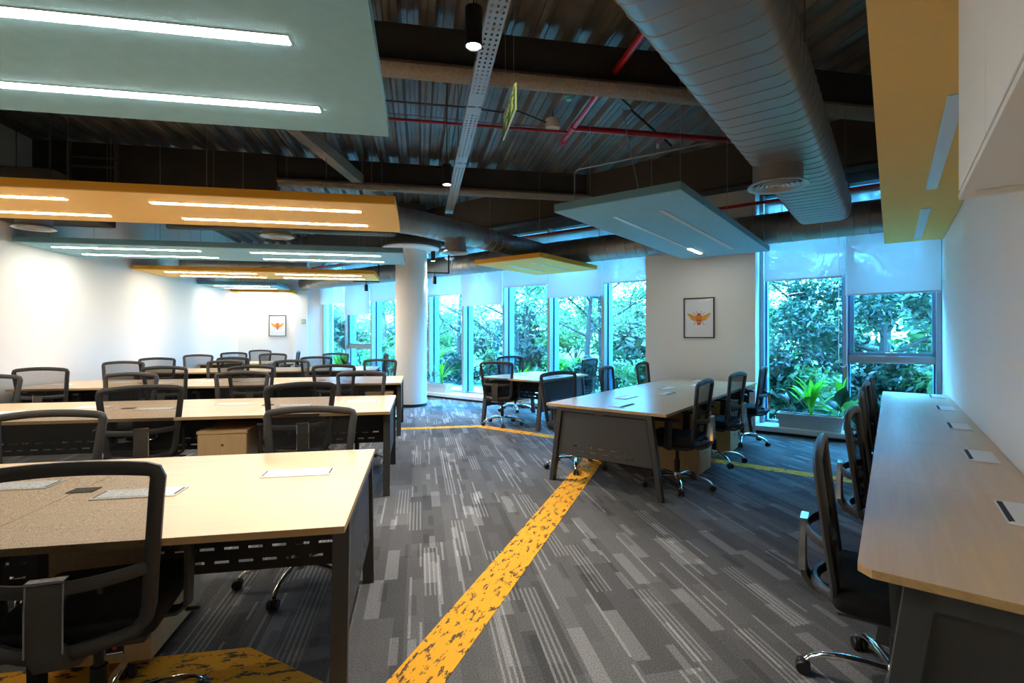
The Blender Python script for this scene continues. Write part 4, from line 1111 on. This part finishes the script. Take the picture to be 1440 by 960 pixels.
# ------------------------------------------------------------------ framed bee prints
def bee_picture(label, loc, rz, w=0.44, h=0.60):
    d = thing('framed_print', label, 'picture', loc, rz)        # faces local -y, origin at bottom centre on the wall
    t = 0.014
    MB().b2(-w / 2, -w / 2 + t, -0.03, 0, 0, h).b2(w / 2 - t, w / 2, -0.03, 0, 0, h).b2(-w / 2 + t, w / 2 - t, -0.03, 0, 0, t).b2(-w / 2 + t, w / 2 - t, -0.03, 0, h - t, h).build('frame', M['lamp_black'], d)
    pp = MB().b2(-w / 2 + t, w / 2 - t, -0.012, -0.002, t, h - t).build('paper', M['paper_white'], d)
    cx, cz, k = 0.0, h * 0.50, w / 0.44
    def flat(name, poly, mat, y):
        n = len(poly)
        MB().add([(cx + x * k, y, cz + z * k) for x, z in poly] + [(cx + x * k, y - 0.0008, cz + z * k) for x, z in poly],
                 [list(range(n)), list(range(n, 2 * n))[::-1]] + [(i, (i + 1) % n, (i + 1) % n + n, i + n) for i in range(n)]).build(name, M[mat], pp)
    for sx in (-1, 1):
        flat('bee_wing', [(sx * x, z) for x, z in ((0.02, 0.03), (0.075, 0.035), (0.12, 0.058), (0.165, 0.072), (0.168, 0.060), (0.150, 0.030), (0.125, 0.0), (0.112, -0.022), (0.09, -0.040), (0.055, -0.048), (0.02, -0.02))], 'bee_amber', -0.0122)
        for a, b in (((0.045, 0.045), (0.085, 0.082)), ((0.018, 0.065), (0.040, 0.10)), ((0.045, -0.045), (0.060, -0.075)), ((0.060, -0.075), (0.075, -0.105))):
            dx, dz = b[0] - a[0], b[1] - a[1]; l = math.hypot(dx, dz); ox, oz = -dz / l * 0.003, dx / l * 0.003
            flat('bee_leg', [(sx * x, z) for x, z in ((a[0] + ox, a[1] + oz), (b[0] + ox, b[1] + oz), (b[0] - ox, b[1] - oz), (a[0] - ox, a[1] - oz))], 'bee_brown', -0.0124)
    flat('bee_body', [(0.045 * math.cos(a) if math.sin(a) > -.3 else 0.042 * math.cos(a), (0.068 if math.sin(a) > 0 else 0.112) * math.sin(a)) for a in [2 * math.pi * i / 24 for i in range(24)]], 'bee_orange', -0.0128)
    flat('bee_head', [(0.022 * math.cos(a), 0.052 + 0.016 * math.sin(a)) for a in [2 * math.pi * i / 14 for i in range(14)]], 'bee_brown', -0.0138)
    for z0, z1 in ((-0.030, -0.042), (-0.078, -0.092)):
        hw_ = 0.036 if z0 > -0.05 else 0.026
        flat('bee_band', [(-hw_, z0), (hw_, z0), (hw_ * 0.93, z1), (-hw_ * 0.93, z1)], 'bee_brown', -0.0138)
    MB().b2(-w / 2 + t, w / 2 - t, -0.026, -0.0245, t, h - t).build('cover_glass', M['print_glass'], d)
    return d
m, nt, out = mix_mat('print_glass', 0)
tr = nt.nodes.new('ShaderNodeBsdfTransparent'); gl = nt.nodes.new('ShaderNodeBsdfGlossy'); gl.inputs['Roughness'].default_value = 0.02
mx = nt.nodes.new('ShaderNodeMixShader'); mx.inputs[0].default_value = 0.02
nt.links.new(tr.outputs[0], mx.inputs[1]); nt.links.new(gl.outputs[0], mx.inputs[2]); nt.links.new(mx.outputs[0], out.inputs['Surface'])
n_pic = -2.36
bee_picture('framed orange bee print on the white pier between windows', tn(T_S - 0.001, n_pic, 1.37), TN_ROT, 0.46, 0.62)
pw = rw(-3.74, W_E - 0.001, 1.38)
bee_picture('framed orange bee print on the end wall', pw, RW_ROT, 0.46, 0.60)
pl_ = pa - RD * 0.10 - ED * 0.061
cp_ = thing('call_point', 'small yellow wall switch plate on the corner pilaster', 'wall switch', (pl_.x, pl_.y, 1.74), RW_ROT)
MB().rbox((0, -0.012, 0.06), (0.10, 0.024, 0.13), 0.006, 1).build('plate', M['alarm_yellow'], cp_)
for x in (-0.02, 0.02):
    for z in (0.04, 0.085): MB().box((x, -0.026, z), (0.022, 0.006, 0.03)).build('button', M['flap_white'], cp_)

# ------------------------------------------------------------------ roller blinds
def blind(label, n0, n1, zb, chain=None):
    d = thing('roller_blind', label, 'blind', tn(8.10, (n0 + n1) / 2, zb), TN_ROT, 'white screen blinds on the window wall')
    w = n1 - n0 - 0.01; h = 3.34 - zb
    MB().b2(-w / 2, w / 2, -0.001, 0.001, 0.012, h).build('blind_cloth', M['blind_cloth'], d)
    MB().rbox((0, 0, 0.008), (w, 0.012, 0.022), 0.004, 1).build('bottom_bar', M['alu_trim'], d)
    MB().cyl((-w / 2, 0.03, h), (w / 2, 0.03, h), 0.03, n=14).build('roller_tube', M['flap_white'], d)
    if chain:
        x, zl = chain
        lp = [(x - 0.045, -0.02, h), (x - 0.045, -0.02, zl + 0.05), (x - 0.03, -0.02, zl + 0.012), (x, -0.02, zl), (x + 0.03, -0.02, zl + 0.012), (x + 0.045, -0.02, zl + 0.05), (x + 0.045, -0.02, h)]
        MB().tube(lp, 0.004, n=6).build('pull_chain', M['flap_white'], d)
DROPS = [2.29, 2.29, 1.96, 2.28, 2.2, 2.31, 2.05, 2.39, 2.13, 2.33]
PHR = ['beside the end wall', 'next to the end-wall blind', 'over the opening window near the end wall', 'between the round column and opening window', 'behind the round column', 'next to the column on the small-desk side',
       'hanging lowest between column and orange panel', 'behind the small orange panel', 'second from the white pier, past the orange panel', 'against the white pier']
for i in range(10):
    a, b = NS1[i], NS1[i + 1]
    if i == 9: b -= 0.03
    blind('white screen blind ' + PHR[i], a + 0.02, b + 0.02 if i < 9 else b, DROPS[i])
blind('white screen blind between the white pier and the right-wall blind', NS2[0] + 0.07, NS2[1] - 0.01, 2.20)
blind('white screen blind hanging lowest beside the right wall', NS2[1] + 0.0, NS2[2] - 0.01, 1.95, chain=(-0.52, 0.98 - 1.95))

# ------------------------------------------------------------------ planters and pot plants
def planter(label, n, w, loc_t=8.03, h=0.20, dpt=0.20, text=True):
    d = thing('planter_box', label, 'planter', tn(loc_t, n, 0.1105), TN_ROT)
    # tapered trough with horizontal grooves
    mb = MB(); tw, td = w / 2, dpt / 2; bw, bd = w / 2 - 0.03, dpt / 2 - 0.02
    steps = 9; vs_, fs = [], []
    for i in range(steps * 2 + 1):
        k = i / (steps * 2); g = 0.004 if i % 2 else 0.0
        for (x, y) in ((-1, -1), (1, -1), (1, 1), (-1, 1)):
            vs_.append((x * (bw + (tw - bw) * k - g), y * (bd + (td - bd) * k - g), k * h * 0.92))
    for i in range(steps * 2):
        for j in range(4): fs.append((i * 4 + j, i * 4 + (j + 1) % 4, i * 4 + 4 + (j + 1) % 4, i * 4 + 4 + j))
    fs.append((3, 2, 1, 0)); mb.add(vs_, fs)
    mb.build('trough', M['planter_grey'], d)
    t = 0.018
    MB().b2(-tw - 0.01, tw + 0.01, -td - 0.01, -td + t, h * 0.92, h).b2(-tw - 0.01, tw + 0.01, td - t, td + 0.01, h * 0.92, h) \
        .b2(-tw - 0.01, -tw + t, -td + t, td - t, h * 0.92, h).b2(tw - t, tw + 0.01, -td + t, td - t, h * 0.92, h).build('rim', M['planter_grey'], d)
    MB().b2(-tw + t, tw - t, -td + t, td - t, h * 0.5, h * 0.93).build('soil', M['soil'], d)
    if text:
        for body, size, z in (('BEE', 0.060, 0.115), ('Special!', 0.048, 0.065)):
            k = z / (h * 0.92)
            q = link_mesh('lettering', text_mesh(body, size, 'lettering', M['planter_grey'], 0.012), d, (0.03, -(bd + (td - bd) * k) - 0.004, z))
            q.rotation_euler = (R(90), 0, 0)
    return d
def blade(mb, base, yaw, length, width, lean, droop, fold=0.25, stem=0.0, n=7):
    """one arching leaf: optional bare stalk then a pointed blade folded along its midrib"""
    d = Vector((math.cos(yaw), math.sin(yaw), 0)); sd = Vector((-d.y, d.x, 0))
    p = Vector(base); el = math.pi / 2 - lean; rows = []
    tot = stem + length; step = tot / (n + (3 if stem else 0)); dist = 0
    k_n = n + (3 if stem else 0)
    for i in range(k_n + 1):
        f = dist / tot
        w = 0.004 if dist < stem else width * math.sin(math.pi * min(1, max(0.02, (dist - stem) / length)) ** 0.75)
        up = Vector((0, 0, 1)) * math.cos(el) * 1.0 + d * -math.sin(el)
        rows.append((p + sd * w + up * w * fold, p.copy(), p - sd * w + up * w * fold))
        e = el - droop * f * f
        p = p + (d * math.cos(e) + Vector((0, 0, 1)) * math.sin(e)) * step
        dist += step
    v = [q for r in rows for q in r]; fs = []
    for i in range(len(rows) - 1):
        for j in range(2): fs.append((i * 3 + j, i * 3 + j + 1, i * 3 + j + 4, i * 3 + j + 3))
    mb.add(v, fs, True)
def plant(name, label, pos, kind, seed, scale=1.0, group=None):
    rnd = random.Random(seed)
    d = thing(name, label, 'plant', pos, TN_ROT, group)
    if kind == 'cordyline':
        for i in range(9):
            mb = MB(); blade(mb, (rnd.uniform(-.05, .05), rnd.uniform(-.03, .03), 0), i * 2.4 + rnd.random(), 0.26 * scale, 0.030 * scale, rnd.uniform(.25, .75), rnd.uniform(1.0, 1.7), stem=0.16 * scale)
            mb.build('leaf', M['leaf_red'] if i % 3 == 0 else M['leaf_dark'], d)
    elif kind == 'palm':
        for i in range(16):
            mb = MB(); yaw = i * 2.4 + rnd.random() * .5
            blade(mb, (rnd.uniform(-.02, .02), rnd.uniform(-.02, .02), 0), yaw, 0.36 * scale, 0.024 * scale, rnd.uniform(.05, .65), rnd.uniform(.9, 1.8), stem=0.12 * scale)
            mb.build('leaf', M['leaf_plant'], d)
    elif kind == 'broad':
        for i in range(8):
            mb = MB(); blade(mb, (rnd.uniform(-.03, .03), rnd.uniform(-.03, .03), 0), i * 2.4 + rnd.random(), 0.24 * scale, 0.075 * scale, (0.06, .12, .5, .7, .9, .35, .8, .2)[i], (0.3, .35, 1.2, 1.3, 1.2, 1, 1.2, .5)[i], stem=(0.22, .20, .1, .1, .08, .12, .1, .14)[i] * scale, fold=0.35)
            mb.build('leaf', M['leaf_plant'] if i < 5 else M['leaf_dark'], d)
    elif kind == 'spiky':
        for i in range(22):
            mb = MB(); blade(mb, (rnd.uniform(-.02, .02), rnd.uniform(-.02, .02), 0.10 * scale), i * 2.4, 0.34 * scale, 0.014 * scale, rnd.uniform(.1, 1.1), rnd.uniform(.5, 1.5), n=6)
            mb.build('leaf', M['leaf_plant'], d)
        MB().cyl((0, 0, 0), (0, 0, 0.14 * scale), 0.022 * scale, n=8).build('stem', M['leaf_plant'], d)
    return d
GPL = 'pot plants on the window sill'
zs = 0.1105 + 0.186
planter('long ribbed grey planter box on the sill behind the wall-desk chairs', -0.90, 0.80)
plant('cordyline', 'dark reddish-leaved plant at the planter end toward the pier', tn(8.03, -1.13, zs), 'cordyline', 3, 1.15, GPL)
plant('palm', 'bright green arching palm in the middle of the long planter', tn(8.03, -0.88, zs), 'palm', 5, 1.4, GPL)
plant('broadleaf_plant', 'plant with two big upright green leaves by the wall desk chairs', tn(8.03, -0.53, zs), 'broad', 8, 1.25, GPL)
planter('pale planter box on the sill just behind the round column', -8.30, 0.80, text=False)
plant('spiky_plant', 'spiky bright green plant in the planter behind the column', tn(8.03, -8.12, zs), 'spiky', 11, 1.35, GPL)
plant('cordyline', 'reddish brown plant beside the column in the sill planter', tn(8.03, -8.45, zs), 'cordyline', 13, 1.0, GPL)
planter('pale planter box on the sill near the end wall', -11.9, 0.80, text=False)
plant('broadleaf_plant', 'broad-leaved green plant on the sill near the end wall', tn(8.03, -11.75, zs), 'broad', 21, 1.5, GPL)
plant('palm', 'arching green plant on the sill near the end wall', tn(8.03, -12.1, zs), 'palm', 23, 1.5, GPL)
planter('pale planter box on the sill behind the small desk', -5.9, 0.6, text=False)
plant('spiky_plant', 'spiky green plant on the sill behind the small desk', tn(8.03, -5.9, zs), 'spiky', 31, 1.4, GPL)

# ------------------------------------------------------------------ outdoors: ground, shrubs and trees
o = MB().b2(-60, 60, T_F + 0.3, 90, -0.6, -0.25).build('ground', M['grass'], None, (0, 0, 0), TN_ROT); tag(o, kind='structure')
o = MB().b2(-22, -4.5, 10.6, 12.0, -0.249, -0.235).build('garden_path', M['path_stone'], None, (0, 0, 0), TN_ROT); tag(o, kind='structure')
def leaves(mb, rnd, centres, per, spread, size, flat=0.6):
    v, f = mb.v, mb.f
    for (c, r) in centres:
        for _ in range(per):
            # fuzzy shell of leaves round each clump
            while True:
                q = Vector((rnd.uniform(-1, 1), rnd.uniform(-1, 1), rnd.uniform(-1, 1)))
                if q.length < 1: break
            q = q * (0.45 + 0.55 * rnd.random())
            p = c + Vector((q.x * r * spread, q.y * r * spread, q.z * r * flat * spread))
            s = size * rnd.uniform(0.6, 1.3)
            a = Vector((rnd.gauss(0, 1), rnd.gauss(0, 1), rnd.gauss(0, .7))).normalized()
            b = a.cross(Vector((rnd.gauss(0, 1), rnd.gauss(0, 1), rnd.gauss(0, 1)))).normalized()
            o = len(v)
            v += [p - a * s, p + b * s * 0.38, p + a * s, p - b * s * 0.38]
            f.append([o, o + 1, o + 2, o + 3]); mb.s.append(False)
def leaf_mesh(mb, name, mat):
    me = bpy.data.meshes.new(name); me.from_pydata([tuple(p) for p in mb.v], [], mb.f); me.update(); me.materials.append(mat); return me
def tree_proto(seed, height, rad, nb, per, size, mat, low=0.35):
    rnd = random.Random(seed); br = MB(); centres = []
    trunk_h = height * low
    lean = Vector((rnd.uniform(-.3, .3), rnd.uniform(-.3, .3), 0))
    top = lean * height * 0.25 + Vector((0, 0, height * 0.9))
    def tp(k): return Vector((0, 0, 0)).lerp(top, k) + Vector((math.sin(k * 4 + seed) * .12, math.cos(k * 5 + seed) * .12, 0)) * k
    br.tube([tp(k / 8) for k in range(9)], lambda k: 0.02 * height * (1 - 0.8 * k) + 0.01, n=7)
    for i in range(nb):
        k0 = low * 0.8 + (1 - low * 0.8) * (i + rnd.random()) / nb
        p0 = tp(min(.98, k0)); az = i * 2.4 + rnd.random()
        ln = rad * (1.15 - 0.55 * k0) * rnd.uniform(0.7, 1.1)
        p1 = p0 + Vector((math.cos(az) * ln, math.sin(az) * ln, ln * rnd.uniform(0.15, 0.7)))
        mid = p0.lerp(p1, 0.5) + Vector((rnd.uniform(-.15, .15), rnd.uniform(-.15, .15), rnd.uniform(-.1, .2)))
        br.tube([p0, mid, p1], lambda k: 0.009 * height * (1 - k0 * .6) * (1 - 0.75 * k) + 0.006, n=5)
        centres.append((p1, ln * rnd.uniform(0.42, 0.62))); centres.append((mid, ln * rnd.uniform(0.3, 0.45)))
        for _ in range(2):
            q = p1 + Vector((rnd.uniform(-1, 1), rnd.uniform(-1, 1), rnd.uniform(-.4, .6))) * ln * 0.45
            br.tube([mid, mid.lerp(q, .5) + Vector((0, 0, .05)), q], lambda k: 0.012 * (1 - 0.7 * k) + 0.003, n=4)
            centres.append((q, ln * rnd.uniform(0.28, 0.42)))
    cr = MB(); leaves(cr, rnd, centres, per, 1.0, size, 0.8)
    return br.mesh('trunk', M['bark']), leaf_mesh(cr, 'crown', M[mat])
KINDS = [tree_proto(1, 6.5, 2.2, 11, 190, 0.070, 'leaf_tree', 0.28), tree_proto(2, 5.2, 2.4, 9, 190, 0.060, 'leaf_pale', 0.22),
         tree_proto(3, 7.5, 2.4, 11, 190, 0.075, 'leaf_dark', 0.30), tree_proto(4, 3.6, 1.7, 10, 400, 0.060, 'leaf_dark', 0.12), tree_proto(5, 4.6, 2.3, 8, 75, 0.06, 'leaf_pale', 0.25)]  # the dense close tree has its shade put into the leaf colour
KLAB = ['leafy green tree standing outside the windows', 'pale feathery tree standing outside the windows', 'tall dark green tree standing outside the windows', 'dense bushy tree close outside the windows, shade painted into its leaves', 'thin pale tree with bare spreading branches outside']
GT = 'trees outside the window wall'
def tree(kind, t, n, rz, sc, z=-0.26):
    d = thing('tree', KLAB[kind], 'tree', tn(t, n, z), R(rz), GT); d.scale = (sc, sc, sc)
    link_mesh('trunk', KINDS[kind][0], d); link_mesh('crown', KINDS[kind][1], d)
for a in ((1, 13.5, -4.6, 0, 1.0), (2, 16.5, -4.0, 40, 1.05), (0, 15.0, -7.6, 80, 1.0), (4, 12.8, -7.0, 10, 1.0), (4, 12.6, -9.6, 130, 1.0), (1, 15.5, -11.0, 200, 1.05),
          (4, 13.4, -12.6, 60, 1.1), (2, 18.0, -13.5, 90, 1.0), (0, 16.5, -17.0, 30, 1.0), (0, 20.0, -10.0, 150, 1.15), (1, 17.0, -20.5, 75, 1.2),
          (2, 19.5, -24.5, 10, 1.1), (0, 22.0, -28.5, 50, 1.2), (3, 11.2, -0.1, 20, 1.05), (3, 11.6, 1.9, 200, 1.15), (1, 14.4, -1.6, 110, 0.95), (2, 14.5, 2.4, 170, 0.9), (0, 17.5, -0.2, 220, 1.1), (2, 20.0, 4.5, 220, 1.1)):
    tree(*a)
def bush_proto(seed, mat, r=0.8):
    rnd = random.Random(seed); cr = MB(); cs = [(Vector((rnd.uniform(-.6, .6), rnd.uniform(-.3, .3), rnd.uniform(.25, .95))), rnd.uniform(.3, .45)) for _ in range(12)]
    leaves(cr, rnd, cs, 170, 1.0, 0.07, 0.9)
    st = MB()
    for _ in range(5): st.cyl((0, 0, 0), (rnd.uniform(-.5, .5), rnd.uniform(-.2, .2), .8), 0.014, 0.006, n=5)
    return st.mesh('stem', M['bark']), leaf_mesh(cr, 'foliage', M[mat])
BUSH = [bush_proto(41, 'leaf_dark'), bush_proto(42, 'leaf_tree'), bush_proto(43, 'leaf_plant')]
BL = ['dark green shrub growing outside the glass', 'mid green shrub growing outside the glass', 'bright green shrub growing outside the glass']
GB = 'shrubs outside the window wall'
rb = random.Random(5)
nn = -23.0; i = 0
while nn < 3.2:
    k = (0, 1, 0, 1, 2, 0)[i % 6] if nn < -5 else (0, 0, 1)[i % 3]  # mostly dark shrubs towards the right wall: shade painted as leaf colour
    t_ = 9.9 + rb.uniform(0, 1.2) if nn > -5.2 else 12.4 + rb.uniform(-.2, 1.2)
    d = thing('shrub', BL[k], 'shrub', tn(t_, nn, -0.26), R(rb.uniform(0, 360)), GB); sc = rb.uniform(.95, 1.35) * (1.15 if nn > -5.2 else 1.0)
    d.scale = (sc, sc, sc)
    link_mesh('stem', BUSH[k][0], d); link_mesh('foliage', BUSH[k][1], d)
    nn += rb.uniform(0.75, 1.1); i += 1
# clipped hedge closing the view far behind the trees
nn = -48.0; i = 0
while nn < 16:
    k = (0, 1)[i % 2]
    d = thing('shrub', ('tall dark hedge shrub far behind the garden trees', 'tall mid green hedge shrub far behind the garden trees')[k], 'shrub', tn(27 + rb.uniform(-1, 1), nn, -0.3), R(rb.uniform(0, 360)), 'hedge behind the trees')
    sc = rb.uniform(3.0, 4.0); d.scale = (sc, sc, sc * 0.95)
    link_mesh('stem', BUSH[k][0], d); link_mesh('foliage', BUSH[k][1], d)
    nn += 4.6; i += 1
